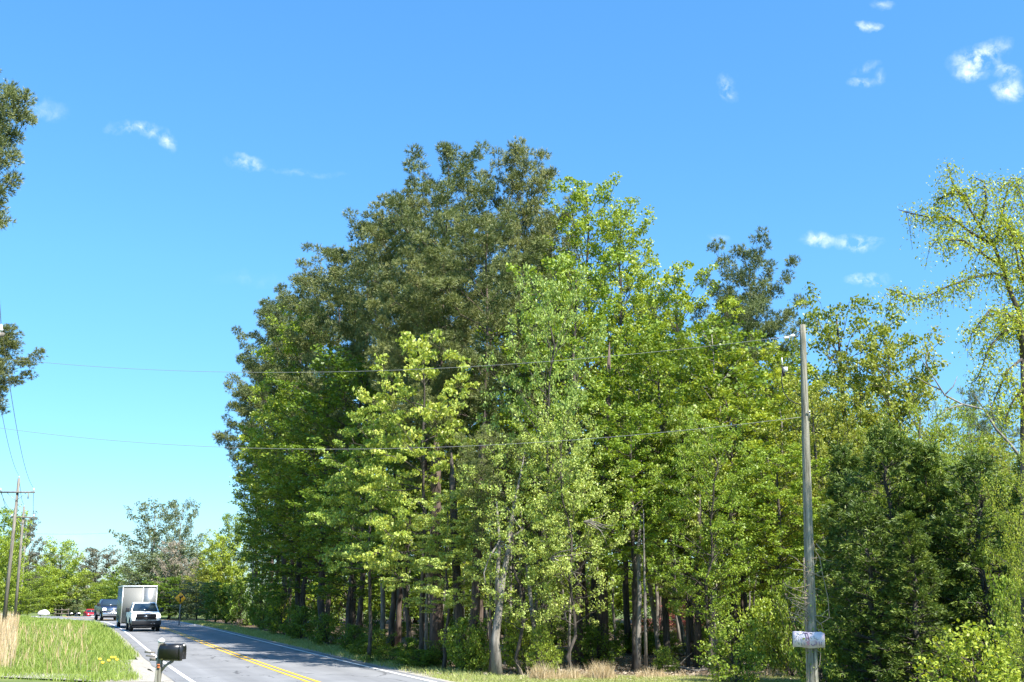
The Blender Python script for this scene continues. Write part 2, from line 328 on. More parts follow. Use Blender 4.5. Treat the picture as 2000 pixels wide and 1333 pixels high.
PROTO = {}
def variant(key, kind, seed, H, Rc, leaf, bark, far=1.0, **kw):
    rng = np.random.default_rng(seed)
    if kind == 'pine':
        a = dict(t0=.42, nl=44, shape='pine', elev=(0, 42), curve=.2, sub=2.7, subl=1.2, trunk_r=.17, gap=1.3); lf = dict(K=9, per=44, ln=.21, wd=.026, sig=.23, spread=.5, flat=.62)
    elif kind == 'gum':
        a = dict(t0=.16, nl=46, shape='oval', elev=(12, 55), curve=.05, sub=2.7, subl=1.25, trunk_r=.17, gap=.50); lf = dict(per=34, size=.16, sig=.17, flat=.6)
    elif kind == 'layer':
        a = dict(t0=.14, nl=34, shape='wide', elev=(6, 40), curve=-.05, sub=3.0, subl=1.2, trunk_r=.12, gap=.42); lf = dict(per=30, size=.16, sig=.17, flat=.35)
    elif kind == 'cedar':
        a = dict(t0=.01, nl=100, shape='cone', elev=(0, 40), curve=.0, sub=3.2, subl=.9, trunk_r=.16, gap=.26); lf = dict(K=6, per=7, ln=.17, wd=.04, sig=.12)
    elif kind == 'willow':
        a = dict(t0=.12, nl=36, shape='oval', elev=(20, 60), curve=-.15, sub=3.6, subl=1.2, trunk_r=.13, gap=.25); lf = dict(per=26, size=.13, sig=.16, flat=1.1, aspect=.32, droop=1.2)
    elif kind == 'bush':
        a = dict(t0=.02, nl=30, shape='wide', elev=(25, 60), curve=0, sub=6, subl=.6, trunk_r=.05, gap=.18); lf = dict(per=16, size=.11, sig=.12, flat=.8)
    for q in list(kw):
        if q in ('K', 'per', 'ln', 'wd', 'sig', 'size', 'flat', 'aspect', 'droop', 'spread'): lf[q] = kw.pop(q)
    a.update(kw)
    tr, br, C, D, zw = skeleton(rng, H, Rc, **a)
    if a['shape'] in ('oval', 'wide', 'cone', 'pine', 'top'):         # leader
        zt_ = np.linspace(H * .9, H, 5); C = np.vstack([C, np.stack([np.interp(zt_, zw[0], zw[1]), np.interp(zt_, zw[0], zw[2]), zt_], 1)]); D = np.vstack([D, np.tile([[0, 0, 1.]], (5, 1))])
    per = lf['per']; n = len(C); cv = rng.random(n)
    C2 = np.repeat(C, per, 0); sig = np.array([lf['sig'], lf['sig'], lf['sig'] * lf.get('flat', .8)]); ball = unit(rng.normal(size=C2.shape)) * (rng.random((len(C2), 1)) ** .42) * rng.uniform(.8, 1.2, (n, 1)).repeat(per, 0); C2 = C2 + ball * sig * 2.0
    C2[:, 2] = np.maximum(C2[:, 2], .06)
    if 'K' in lf:
        D2 = (np.repeat(D, per, 0) * .25 + (C2 - np.repeat(C, per, 0)) / lf['sig'] + np.array([0, 0, .4])) if kind == 'pine' else np.repeat(D, per, 0) + np.array([0, 0, -.25]); V, Fc = needle_tufts(rng, C2, D2, lf['K'], lf['ln'] * far, lf['wd'] * far, lf.get('spread', .75 if kind == 'pine' else .5))
        var = np.repeat(.45 * np.repeat(cv, per) + .55 * rng.random(len(C2)), lf['K'])
    else:
        sz = lf['size'] * far * rng.uniform(.6, 1.25, len(C2)); V, Fc = leaf_blades(rng, C2, sz, lf.get('aspect', .72), .55, lf.get('droop', .3))
        var = .4 * np.repeat(cv, per) + .6 * rng.random(len(C2))
    PROTO[key] = (tr.mesh('trunk', M[bark], True), br.mesh('branches', M[bark], True), mesh_np('crown', V, Fc, M[leaf], var), H, Rc)
    return len(Fc)

def plant(key, name, pos, H, Wd, label, cat, group=None, rz=None, leaf=None, bark=None, lean=(0, 0)):
    tm, bm_, cm, h0, r0 = PROTO[key]
    r = empty(name, pos, random.uniform(0, 6.28) if rz is None else rz)
    if lean != (0, 0): r.rotation_euler = (lean[0], lean[1], r.rotation_euler.z)
    s = (Wd / 2) / r0; r.scale = (s, s, H / h0)
    for nm, me in (('trunk', tm), ('branches', bm_), ('crown', cm)):
        mk = leaf if nm == 'crown' else bark
        if mk and me.materials[0] != M[mk]:
            me2 = bpy.data.meshes.get(me.name + '_' + mk)
            if me2 is None: me2 = me.copy(); me2.name = me.name + '_' + mk; me2.materials[0] = M[mk]
            me = me2
        link(nm, me, r)
    return tag(r, label, cat, group)

random.seed(7); np.random.seed(7)
nleaf = 0
for i in range(4): nleaf += variant('pine%d' % i, 'pine', 11 + i, 24, 4.2, 'pine_leaf', 'pine_bark', t0=(.40, .45, .36, .5)[i])
nleaf += variant('pine_open', 'pine', 31, 22, 3.6, 'pine_leaf', 'pine_bark', t0=.55, nl=28, per=46, curve=.35, shape='top')
nleaf += variant('pine_edge', 'pine', 35, 22, 2.9, 'pine_leaf', 'pine_bark', t0=.73, nl=34, ln=.18, sub=3.2, subl=1.0)
nleaf += variant('pine_far', 'pine', 33, 24, 4.2, 'pine_leaf', 'pine_bark', nl=30, per=24, K=5, far=1.5)
for i in range(3): nleaf += variant('gum%d' % i, 'gum', 51 + i, 17, 3.3, 'gum_leaf', 'dark_bark', t0=(.24, .28, .33)[i])
nleaf += variant('gum_tall', 'gum', 61, 22, 3.0, 'gum_leaf', 'dark_bark', t0=.30, nl=60, size=.14, per=38)
nleaf += variant('gum_airy', 'gum', 63, 13, 3.2, 'pale_leaf', 'dark_bark', wobble=.8, trunk_r=.12, t0=.2, per=26, size=.135, sig=.17, nl=44)
for i in range(2): nleaf += variant('layer%d' % i, 'layer', 71 + i, 12, 3.4, 'maple_leaf', 'dark_bark', t0=(.25, .34)[i])
for i in range(2): nleaf += variant('cedar%d' % i, 'cedar', 81 + i, 9, 1.9, 'cedar_leaf', 'dark_bark', shape=('cone', 'wide')[i])
nleaf += variant('willow0', 'willow', 91, 10, 2.8, 'willow_leaf', 'dark_bark')
nleaf += variant('oak0', 'gum', 93, 13, 3.4, 'oak_leaf', 'dark_bark', per=32, size=.145, elev=(20, 58), t0=.2)
nleaf += variant('bush0', 'bush', 95, 2.2, 1.4, 'deep_leaf', 'dark_bark'); nleaf += variant('bush1', 'bush', 97, 2.2, 1.3, 'gum_leaf', 'dark_bark', per=12)
nleaf += variant('far0', 'gum', 101, 14, 4.5, 'gum_leaf', 'dark_bark', t0=.1, nl=40, per=14, far=1.9, sig=.32, gap=.36); nleaf += variant('far1', 'gum', 103, 14, 4.5, 'gum_leaf', 'grey_bark', t0=.2, nl=34, per=11, far=1.7, sig=.3, gap=.36)
nleaf += variant('woods0', 'gum', 105, 16, 2.4, 'deep_leaf', 'dark_bark', trunk_r=.085, t0=.38, nl=20, per=15, far=1.2, sig=.2, gap=.4)
nleaf += variant('woods1', 'gum', 107, 18, 2.6, 'deep_leaf', 'pine_bark', t0=.30, nl=22, per=15, far=1.2, sig=.2, gap=.4, trunk_r=.12)
print('leaf faces', nleaf)

# ------------------------------------------------------------------ road, ground, verges (the setting)
Lp = [gp(*p) for p in ((400, 1333), (325, 1290), (286, 1265), (255, 1246), (227, 1228), (200, 1215))]
Rp = [gp(*p) for p in ((832, 1333), (660, 1295), (530, 1257), (465, 1239), (400, 1225), (358, 1216))]
RW = 3.15
ys, xs = [], []
for p in Lp: ys.append(p.y); xs.append(p.x + RW / math.cos(R(23)))
for p in Rp: ys.append(p.y); xs.append(p.x - RW / math.cos(R(23)))
cf = np.polyfit(ys, xs, 3)
yk = np.array(sorted(set(list(np.linspace(28, 112, 15)))))
ck = np.concatenate([[np.polyval(cf, 28) + .37 * 60, np.polyval(cf, 28) + .37 * 14], np.polyval(cf, yk), [-51.5, -59, -75.5, -101, -150, -260]])
yy = np.concatenate([[-32, 14], yk, [134, 152, 184, 228, 300, 450]])
fine = np.arange(-30, 440, 2.0); cx = np.interp(fine, yy, ck); 
for _ in range(3): cx[1:-1] = (cx[:-2] + 2 * cx[1:-1] + cx[2:]) / 4
def roadx(Y): return np.interp(Y, fine, cx)
dirx = np.gradient(cx, fine); cosd = 1 / np.sqrt(1 + dirx ** 2)
def asphalt_tracks():
    m = M['asphalt']; t = m.node_tree; n = t.nodes; l = t.links; b = n['Principled BSDF']; src = b.inputs['Base Color'].links[0].from_socket
    uv = n.new('ShaderNodeUVMap'); sp = n.new('ShaderNodeSeparateXYZ'); l.new(uv.outputs[0], sp.inputs[0])
    mp_ = n.new('ShaderNodeMapping'); mp_.inputs['Scale'].default_value = (1.6, .035, 1); l.new(uv.outputs[0], mp_.inputs[0])
    x = n.new('ShaderNodeTexNoise'); x.inputs['Scale'].default_value = 2.2; x.inputs['Detail'].default_value = 5; l.new(mp_.outputs[0], x.inputs['Vector'])
    def mm(op, a, b_):
        q = n.new('ShaderNodeMath'); q.operation = op
        for i, v in enumerate((a, b_)):
            if hasattr(v, 'links'): l.new(v, q.inputs[i])
            else: q.inputs[i].default_value = v
        return q.outputs[0]
    lane = mm('ABSOLUTE', mm('SUBTRACT', mm('ABSOLUTE', sp.outputs['X'], 0), 1.62), 0)          # distance from the lane centre
    tr_ = mm('MULTIPLY', mm('COSINE', mm('MULTIPLY', mm('SUBTRACT', lane, .82), 4.2), 0), .07)
    fac = mm('ADD', mm('ADD', mm('MULTIPLY', x.outputs['Fac'], .34), .84), tr_)
    vo = n.new('ShaderNodeTexVoronoi'); vo.feature = 'DISTANCE_TO_EDGE'; vo.inputs['Scale'].default_value = .33; vo.inputs['Randomness'].default_value = 1
    mq = n.new('ShaderNodeMapping'); mq.inputs['Scale'].default_value = (1, .45, 1); l.new(uv.outputs[0], mq.inputs[0])
    nd = n.new('ShaderNodeTexNoise'); nd.inputs['Scale'].default_value = 1.2; nd.inputs['Detail'].default_value = 5; l.new(mq.outputs[0], nd.inputs['Vector'])
    ad = n.new('ShaderNodeVectorMath'); ad.operation = 'ADD'; l.new(mq.outputs[0], ad.inputs[0]); l.new(nd.outputs['Color'], ad.inputs[1]); l.new(ad.outputs[0], vo.inputs['Vector'])
    cr = mm('MULTIPLY', mm('LESS_THAN', vo.outputs['Distance'], .010), mm('GREATER_THAN', x.outputs['Fac'], .5))
    fac = mm('MULTIPLY', fac, mm('SUBTRACT', 1, mm('MULTIPLY', cr, .5)))
    c = n.new('ShaderNodeVectorMath'); c.operation = 'SCALE'; l.new(src, c.inputs[0]); l.new(fac, c.inputs['Scale']); l.new(c.outputs[0], b.inputs['Base Color'])
asphalt_tracks()
def strip(name, o0, o1, z, m, y0=-30, y1=440, jit=0, seed=1):
    rng = np.random.default_rng(seed)
    s = (fine >= y0) & (fine <= y1); X = cx[s]; Y = fine[s]; t = dirx[s]; nx = cosd[s]; ny = -t * cosd[s]
    j0 = rng.normal(0, jit, len(X)); j1 = rng.normal(0, jit, len(X))
    a = np.stack([X + nx * (o0 + j0), Y + ny * (o0 + j0), 0 * X], 1); b = np.stack([X + nx * (o1 + j1), Y + ny * (o1 + j1), 0 * X], 1)
    V = np.vstack([a, b]); V[:, 2] = zt(V[:, 1]) + z; n = len(X); i = np.arange(n - 1)
    Fq = np.stack([i, n + i, n + i + 1, i + 1], 1); me = mesh_np(name, V, Fq, m); ln_ = np.cumsum(np.r_[0, np.hypot(np.diff(X), np.diff(Y))])
    UV = np.stack([np.concatenate([np.full(n, o0), np.full(n, o1)]), np.concatenate([ln_, ln_])], 1); u_ = me.uv_layers.new(name='uv'); u_.data.foreach_set('uv', UV[Fq.ravel()].astype(np.float32).ravel())
    return link(name, me)
gy = np.concatenate([[-400, -100, -20], np.arange(0, 130, 10), np.arange(130, 212, 2.0), np.arange(220, 500, 40), [800, 1500, 3500]])
gx = np.array([-3500, -1200, -500, -250, -120, -60, -30, 0, 30, 60, 120, 300, 900, 3500.])
GX, GY = np.meshgrid(gx, gy); V = np.stack([GX.ravel(), GY.ravel(), zt(GY.ravel())], 1); V[:, 2] -= .05
a = np.arange(len(gy) - 1)[:, None] * len(gx) + np.arange(len(gx) - 1)[None]; a = a.ravel()
tag(link('ground', mesh_np('ground', V, np.stack([a, a + 1, a + 1 + len(gx), a + len(gx)], 1), M['turf'])), kind='structure')
tag(strip('road_shoulder', -3.95, 4.2, -.008, M['gravel'], jit=.16), kind='structure')
tag(strip('road', -3.62, 3.5, .004, M['asphalt'], jit=.02, seed=3), kind='structure')
tag(strip('white_edge_line', -3.21, -3.08, .010, M['white_line']), kind='structure')
tag(strip('white_edge_line', 3.08, 3.21, .010, M['white_line']), kind='structure')
tag(strip('yellow_centre_line', -.19, -.08, .010, M['yellow_line']), kind='structure')
tag(strip('yellow_centre_line', .08, .19, .010, M['yellow_line']), kind='structure')
def sheet(name, pts, z, m, sub=0):
    bm = bmesh.new(); vs = [bm.verts.new((p[0], p[1], 0)) for p in pts]; f = bm.faces.new(vs)
    if f.normal.z < 0: f.normal_flip()
    bm.normal_update(); bmesh.ops.triangulate(bm, faces=bm.faces)
    for v in bm.verts: v.co.z = float(zt(v.co.y)) + z
    me = bpy.data.meshes.new(name); bm.to_mesh(me); bm.free(); me.materials.append(m); return link(name, me)
tag(strip('gravel_apron', -5.0, -3.9, -.012, M['gravel'], 26, 47, .12, 9), kind='structure')
dw = [gp(-80, 1309), gp(120, 1315.5), gp(200, 1320), gp(300, 1316), gp(318, 1304), gp(372, 1322), gp(320, 1331), gp(200, 1332), gp(120, 1327), gp(-80, 1319)]
tag(sheet('gravel_driveway', [(p.x, p.y) for p in dw], -.004, M['gravel']), kind='structure')
# woodland floor: from the tree edge back
edge_y = np.arange(36, 128, 4.0)
wl = [(float(roadx(y)) + 4.9 + .3 * math.sin(y), y) for y in edge_y]
pts = [(70, 33), (20, 33.5), (9, 34.0), (2.2, 34.6)] + wl[1:] + [(110, 128), (110, 33)][:-1]
tag(sheet('woodland_floor', pts, -.03, M['litter']), kind='structure')

# ------------------------------------------------------------------ grass (stuff)
def blades(name, X, Y, h, wd, m, seed, lean=.35, label=None, kind='stuff', z0=None):
    rng = np.random.default_rng(seed); n = len(X); az = rng.uniform(0, 6.28, n); b = np.stack([X, Y, zt(Y) - .05], 1)
    if z0 is not None: b[:, 2] = z0
    s = np.stack([np.cos(az), np.sin(az), 0 * az], 1) * wd[:, None] * .5
    ln = rng.normal(0, lean, (n, 2)) * h[:, None]; t = b + np.stack([ln[:, 0], ln[:, 1], h], 1); m1 = b + np.stack([ln[:, 0] * .3, ln[:, 1] * .3, h * .55], 1)
    V = np.stack([b - s, b + s, m1 + s * .7, m1 - s * .7, t], 1).reshape(-1, 3); i = np.arange(n) * 5
    Q = np.stack([i, i + 1, i + 2, i + 3], 1); T = np.stack([i + 3, i + 2, i + 4], 1); v = rng.random(n)
    return tag(link(name, mesh_np(name, V, [Q, T], M[m], np.concatenate([v, v]))), label, kind=kind)
rng = np.random.default_rng(5)
def nonroad(X, Y, mg): return X < roadx(Y) - mg / np.interp(Y, fine, cosd)
def smooth2(X, Y, s, ph=0): return (np.sin(X * s + 1.3 * np.sin(Y * s * .7 + ph)) + np.sin(Y * s * 1.27 + 1.1 * np.sin(X * s * .6 + ph * 2))) * .5
n = 340000; Y = 24 * (150 / 24) ** rng.random(n) ** 1.0; X = -Y * rng.uniform(.22, .62, n); k = nonroad(X, Y, np.where((Y > 27) & (Y < 46), 3.95 + .45 * np.sin((Y - 27) / 19 * 3.14), 3.7) + .25 * rng.random(n))
dwm = (Y > 2.35 * F / (1326 - HOR) - .2) & (Y < 2.35 * F / (1311 - HOR) + .5) & (X > -40)
yd = np.interp(X, [-17.3, -13.4, -11.8, -10.5], [35.3, 33.6, 32.5, 33.1]); onb = (Y - yd < .5) & (Y - yd > -1.9); front = (Y < yd) & (X > -22)
XF, YF = X[k & front & ~onb], Y[k & front & ~onb]; k &= ~onb & ~front; k &= (rng.random(n) < .72 + .28 * smooth2(X, Y, 2.2)); X, Y = X[k], Y[k]
blades('verge_grass', X, Y, rng.uniform(.08, .26, len(X)) * (1 + .45 * smooth2(X, Y, 1.1)), .011 * (Y / 24) ** .9 + .004, 'grass', 6, label='long green grass growing on the verge beside the road')
blades('lawn_grass', XF, YF, rng.uniform(.03, .09, len(XF)), np.full(len(XF), .014), 'lawn', 61, .5, label='short worn grass in front of the gravel driveway')
# sparser seed stalks
n = 2000; Y = rng.uniform(35.5, 90, n); X = -Y * rng.uniform(.3, .6, n); k = nonroad(X, Y, 5.5); X, Y = X[k], Y[k]
blades('dry_grass', X, Y, rng.uniform(.35, .75, len(X)), .010 * (Y / 26), 'dry', 8, .2, label='pale dry seed stalks standing in the verge grass')
# broom sedge
n = 26000; Y = rng.uniform(38, 118, n); X = -Y * rng.uniform(.425, .62, n); dens = np.clip((-X / Y - .41) * 26 + .35 * smooth2(X, Y, .9), 0, 1); k = rng.random(n) < dens; X, Y = X[k], Y[k]
blades('dry_grass', X, Y, rng.uniform(.5, 1.15, len(X)), .016 * (Y / 45), 'dry', 9, .12, label='tall tan dry grass below the utility poles')
# lawn in front of the woods
n = 150000; Y = rng.uniform(28, 35.4, n); X = rng.uniform(-3, 17, n); k = (X > roadx(Y) + 4.0); X, Y = X[k], Y[k]
blades('lawn_grass', X, Y, rng.uniform(.05, .13, len(X)), np.full(len(X), .014), 'lawn', 12, .5, label='short yellowish lawn grass in front of the woods')
n = 30000; Y = rng.uniform(30, 112, n); X = roadx(Y) + rng.uniform(3.7, 5.6, n) / np.interp(Y, fine, cosd); k = Y > 33
blades('verge_grass', X[k], Y[k], rng.uniform(.06, .22, k.sum()), .014 * (Y[k] / 30), 'lawn', 13, .5, label='thin yellow green grass between road and woods')
# dry tufts along the wood edge
c = [(x, 34.6 + random.uniform(-.7, 1.0)) for x in np.linspace(.6, 4.4, 46)] + [(x, 34.9 + random.uniform(-.5, .5)) for x in np.linspace(4.6, 9.6, 20)]
XX, YY, HH = [], [], []
for (x, y) in c:
    if random.random() < .35: continue
    m_ = random.choice((60, 130, 200)) if x < 4.6 else 60; hh = random.uniform(.18, .72) if x < 4.6 else random.uniform(.2, .4)
    XX += list(rng.normal(x, .10, m_)); YY += list(rng.normal(y, .12, m_)); HH += list(rng.uniform(.4, 1, m_) * hh)
blades('dry_grass', np.array(XX), np.array(YY), np.array(HH), np.full(len(XX), .012), 'dry', 14, .25, label='tan dry grass tufts along the edge of the woods')
# leaf litter flakes
n = 40000; X = rng.uniform(-6, 22, n); Y = 33.5 + 30 * rng.random(n) ** 2; k = (X > roadx(Y) + 4.2); C = np.stack([X[k], Y[k], np.full(k.sum(), -.01)], 1)
V, Fq = leaf_blades(rng, C, rng.uniform(.06, .14, len(C)), .7, 1.2); V[:, 2] = np.maximum(V[:, 2], -.02)
tag(link('leaf_litter', mesh_np('leaf_litter', V, Fq, M['dry_leaf'], rng.random(len(C)))), 'brown fallen leaves on the woodland floor', kind='stuff')
n = 9000; X = rng.uniform(9, 13.5, n); Y = rng.uniform(32.6, 35.5, n); C = np.stack([X, Y, np.full(n, .03)], 1)
V, Fq = leaf_blades(rng, C, rng.uniform(.06, .13, n), .7, 1.0)
tag(link('leaf_litter', mesh_np('leaf_litter', V, Fq, M['dry_leaf'], rng.random(n))), 'pale dead leaves heaped behind the small round cedar', kind='stuff')
# dandelions
for (u, v, dn) in ((193, 1308, 'leftmost dandelion'), (210, 1311, 'lower middle dandelion'), (216, 1304, 'topmost dandelion'), (222, 1304, 'dandelion next to the topmost one'), (198, 1316, 'dandelion closest to the driveway'), (226, 1309, 'rightmost dandelion')):
    p = gp(u, v); e = empty('dandelion', (p.x, p.y, -.05)); MB().tube([(0, 0, 0), (.01, 0, .38)], .006, 4).build('stem', M['grass'], e)
    b = MB(); b.disc((.01, 0, .38), .05, (.2, -.6, 1), .03, 10); b.build('flower_head', mat('dandelion_yellow', (.85, .6, .03), .7) if 'dandelion_yellow' not in bpy.data.materials else bpy.data.materials['dandelion_yellow'], e)
    tag(e, 'yellow %s of the cluster in the verge grass' % dn, 'flower', 'yellow dandelions in the verge')

# ------------------------------------------------------------------ trees
WF = {'gum': 1.22, 'gum_tall': 1.35, 'oak': 1.2, 'layer': 1.05, 'pine': 1.05}
SKY_U = [400, 450, 510, 560, 640, 740, 860, 1020, 1100, 1200, 1260, 1330, 1380, 1460, 1530, 1570, 1640, 1700, 1780, 1850, 2100]
SKY_V = [1100, 900, 620, 540, 470, 400, 300, 300, 370, 430, 520, 580, 560, 540, 580, 660, 640, 680, 740, 850, 850]
HS = {'pine': .955, 'gum_tall': .97, 'pine_open': .915, 'pine_edge': .985}
def T(key, name, u, vtop, Y, wpx, label, leaf=None, bark=None, vmid=None, group=None, cat='tree', rz=None, hs=1.0, lean=(0, 0)):
    vm_ = vmid if vmid else (vtop + 950) / 2
    X = at(u, vm_, Y).x; zg = float(zt(Y)) - .06; H = at(u, vtop, Y).z - zg
    return plant(key, name, (X, Y, zg), H * hs * HS.get(key.rstrip('0123'), 1), wpx * WF.get(key.rstrip('0123'), 1) / F * Y, label, cat, group, rz, leaf, bark, lean)
# tall pines of the big clump
T('pine0', 'pine_tree', 868, 258, 52, 270, 'tallest pine of the wood with a broad many-headed top')
T('pine3', 'pine_tree', 1008, 262, 54, 225, 'second tallest pine, with a narrow dark pointed top beside the tallest')
T('pine2', 'pine_tree', 945, 395, 44, 300, 'fluffy olive pine standing in front of the two tallest pines')
T('pine3', 'pine_tree', 790, 362, 57, 250, 'pine one step down the slope of treetops from the tallest')
T('pine0', 'pine_tree', 715, 412, 63, 250, 'pine with a rounded shoulder, third treetop from the tallest towards the road')
T('pine1', 'pine_tree', 655, 462, 70, 220, 'pine whose bushy top stands over the bright green vine-covered crown')
T('pine2', 'pine_tree', 585, 520, 82, 210, 'darker pine over the roadside face of the woods', rz=1)
T('pine3', 'pine_tree', 545, 575, 92, 180, 'pine reaching dark limbs out towards the road and the wires', rz=2)
T('pine1', 'pine_tree', 520, 680, 102, 160, 'last pine of the woods along the road with low dark limbs', rz=3)
T('pine3', 'pine_tree', 1078, 390, 58, 200, 'pine half hidden behind the sunlit tall gum tree')
T('pine0', 'pine_tree', 840, 470, 46, 240, 'pine with dense low needles above the yellow green maple')
T('pine1', 'pine_tree', 1275, 560, 68, 170, 'thin pine showing between two leafy crowns')
T('pine_open', 'pine_tree', 1462, 437, 54, 200, 'lone open-topped pine standing high against the sky', vmid=600)
T('pine2', 'pine_tree', 1430, 560, 47, 210, 'brownish pine below the lone open-topped one')
T('pine_open', 'pine_tree', 960, 820, 37, 150, 'small pine with sparse needles among the front trees', rz=1)
T('pine_far', 'pine_tree', 1905, 768, 70, 110, 'distant pine top behind the drooping yellow green tree')
T('pine_far', 'pine_tree', 1960, 800, 76, 110, 'distant pine top by the dark trunk of the weeping tree')
T('pine_edge', 'pine_tree', -62, 150, 40, 250, 'tall pine reaching in at the edge of the picture, high above the road', rz=.5, vmid=300)
T('pine_edge', 'pine_tree', -50, 635, 60, 195, 'lower pine crown just beneath the crossarm end', rz=1.5, vmid=740)
# broadleaf trees
T('gum_tall', 'gum_tree', 1150, 335, 52, 190, 'tall sunlit gum tree against the shoulder of the pines', vmid=560)
T('gum_tall', 'gum_tree', 1215, 395, 50, 170, 'tall gum tree with a dark bare trunk showing through its leaves', vmid=600, rz=2)
T('gum0', 'gum_tree', 1130, 520, 42, 250, 'bright green gum tree in the middle of the wood front')
T('gum1', 'gum_tree', 1330, 545, 46, 210, 'rounded green gum tree left of the lone pine')
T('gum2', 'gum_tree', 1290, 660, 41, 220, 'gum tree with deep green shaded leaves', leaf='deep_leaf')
T('gum1', 'gum_tree', 1500, 700, 44, 200, 'gum tree rising behind the light wooden pole', rz=2)
T('gum0', 'gum_tree', 1420, 760, 41, 220, 'leafy green tree above the small round cedar', rz=3)
T('gum2', 'gum_tree', 1230, 800, 38.5, 190, 'lower sunlit gum tree in front of the dark tall trunk', rz=1)
T('gum_airy', 'gum_tree', 1055, 560, 37.5, 230, 'airy pale green tree with small glittering leaves at the corner of the wood')
T('gum_airy', 'gum_tree', 1020, 860, 36.0, 200, 'pale small-leaved tree with leaning grey stems', rz=2.4)
T('gum_airy', 'gum_tree', 1120, 820, 36.2, 190, 'pale green tree with bare grey twigs sticking out', rz=4)
T('gum_airy', 'gum_tree', 1370, 830, 37.0, 200, 'pale leafy tree arching over the dark opening', rz=5, leaf='gum_leaf')
T('gum2', 'gum_tree', 1515, 880, 38, 200, 'light green tree just behind the pole with the vines', rz=5)
T('layer0', 'maple_tree', 828, 660, 40.5, 265, 'yellow green maple with flat layered branches, brightest tree of the wood')
T('layer1', 'maple_tree', 730, 800, 43, 210, 'smaller yellow green maple beside the brightest one', rz=1)
T('layer1', 'maple_tree', 870, 960, 38.5, 200, 'low maple spreading light leaves over dark trunks', leaf='pale_leaf', rz=3)
T('layer0', 'maple_tree', 1330, 800, 39.5, 180, 'young maple with pale layered leaves beside the dark opening', leaf='pale_leaf', rz=2)
T('gum0', 'vine_covered_tree', 598, 610, 72, 190, 'tree with bright green leafy top and dark green side facing the road', leaf='gum_leaf', rz=1)
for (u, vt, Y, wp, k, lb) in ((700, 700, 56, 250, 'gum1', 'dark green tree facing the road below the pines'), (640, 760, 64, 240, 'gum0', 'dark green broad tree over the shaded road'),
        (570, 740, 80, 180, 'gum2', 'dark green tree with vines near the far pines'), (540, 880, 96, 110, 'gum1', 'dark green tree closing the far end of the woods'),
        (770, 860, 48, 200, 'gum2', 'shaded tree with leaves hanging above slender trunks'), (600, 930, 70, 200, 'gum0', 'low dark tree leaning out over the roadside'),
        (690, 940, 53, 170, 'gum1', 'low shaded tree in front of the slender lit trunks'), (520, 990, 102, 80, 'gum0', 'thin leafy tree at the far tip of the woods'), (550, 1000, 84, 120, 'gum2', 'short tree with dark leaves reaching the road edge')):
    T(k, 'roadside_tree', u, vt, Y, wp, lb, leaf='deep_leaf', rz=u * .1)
T('oak0', 'oak_tree', 1640, 605, 47, 270, 'yellowish oak standing tall beyond the wooden pole', vmid=720)
T('oak0', 'oak_tree', 1745, 672, 45, 230, 'second yellowish oak sloping down from the first', vmid=760, rz=2)
T('oak0', 'oak_tree', 1590, 760, 40, 170, 'olive oak leaves right behind the pole', rz=4)
T('willow0', 'willow_tree', 1800, 800, 36, 250, 'drooping yellow green tree above the dark cedars')
T('willow0', 'willow_tree', 1900, 830, 33, 230, 'drooping green tree near the weeping tree trunk', rz=2)
T('willow0', 'willow_tree', 1700, 850, 37, 200, 'drooping olive tree between oak and cedars', rz=4, leaf='oak_leaf')
T('willow0', 'willow_tree', 2002, 890, 20, 170, 'yellow green tree crowding the trunk of the weeping tree', rz=5)
T('willow0', 'willow_tree', 1788, 920, 30.5, 120, 'yellow green sapling squeezed between the second and third cedars', rz=1)
T('willow0', 'willow_tree', 1880, 940, 29.5, 120, 'yellow green sapling between the third cedar and the next', rz=2)
T('willow0', 'willow_tree', 1692, 930, 33, 110, 'light green sapling behind the first two cedars', rz=3)
for i, (u, vt, Y, wp, lb) in enumerate(((1650, 880, 31.5, 175, 'dark cedar directly beside the light pole'), (1740, 850, 29.5, 205, 'dark green cedar with drooping sprays'), (1838, 880, 29, 195, 'dark cedar in the middle of the cedar row'),
        (1925, 900, 28, 205, 'dark cedar behind the bright green bush'), (2015, 900, 27, 170, 'dark cedar cut by the edge of the picture'), (1695, 990, 27.5, 185, 'low dark cedar at the foot of the row'), (1790, 1010, 26.5, 185, 'lowest cedar of the row, nearly black at its base'))):
    T('cedar%d' % (i % 2), 'cedar_tree', u, vt, Y, wp, lb, vmid=(vt + 1300) / 2, rz=i * 1.3, group=None)
T('bush1', 'cedar_bush', 1430, 1222, 32.6, 118, 'small round cedar bush lit by the sun on the lawn', leaf='willow_leaf', vmid=1270, cat='bush')
T('bush1', 'bush', 1905, 1240, 23, 200, 'bright green bush at the bottom edge in front of the cedars', vmid=1300, cat='bush')
T('bush1', 'bush', 1985, 1150, 24.5, 120, 'yellow green bush against the dark trunk', vmid=1250, cat='bush', leaf='willow_leaf')
T('far1', 'azalea_bush', 1335, 1180, 62, 90, 'pink and red flowering azalea deep behind the trunks', vmid=1220, cat='bush', leaf='red_leaf')
T('far1', 'azalea_bush', 1280, 1210, 64, 70, 'smaller pink azalea beside the red one', vmid=1230, cat='bush', leaf='red_leaf')
T('bush1', 'bush', 545, 1145, 80, 34, 'bright yellow bush glowing in the shade of the woods', vmid=1180, cat='bush', leaf='yellow_leaf')
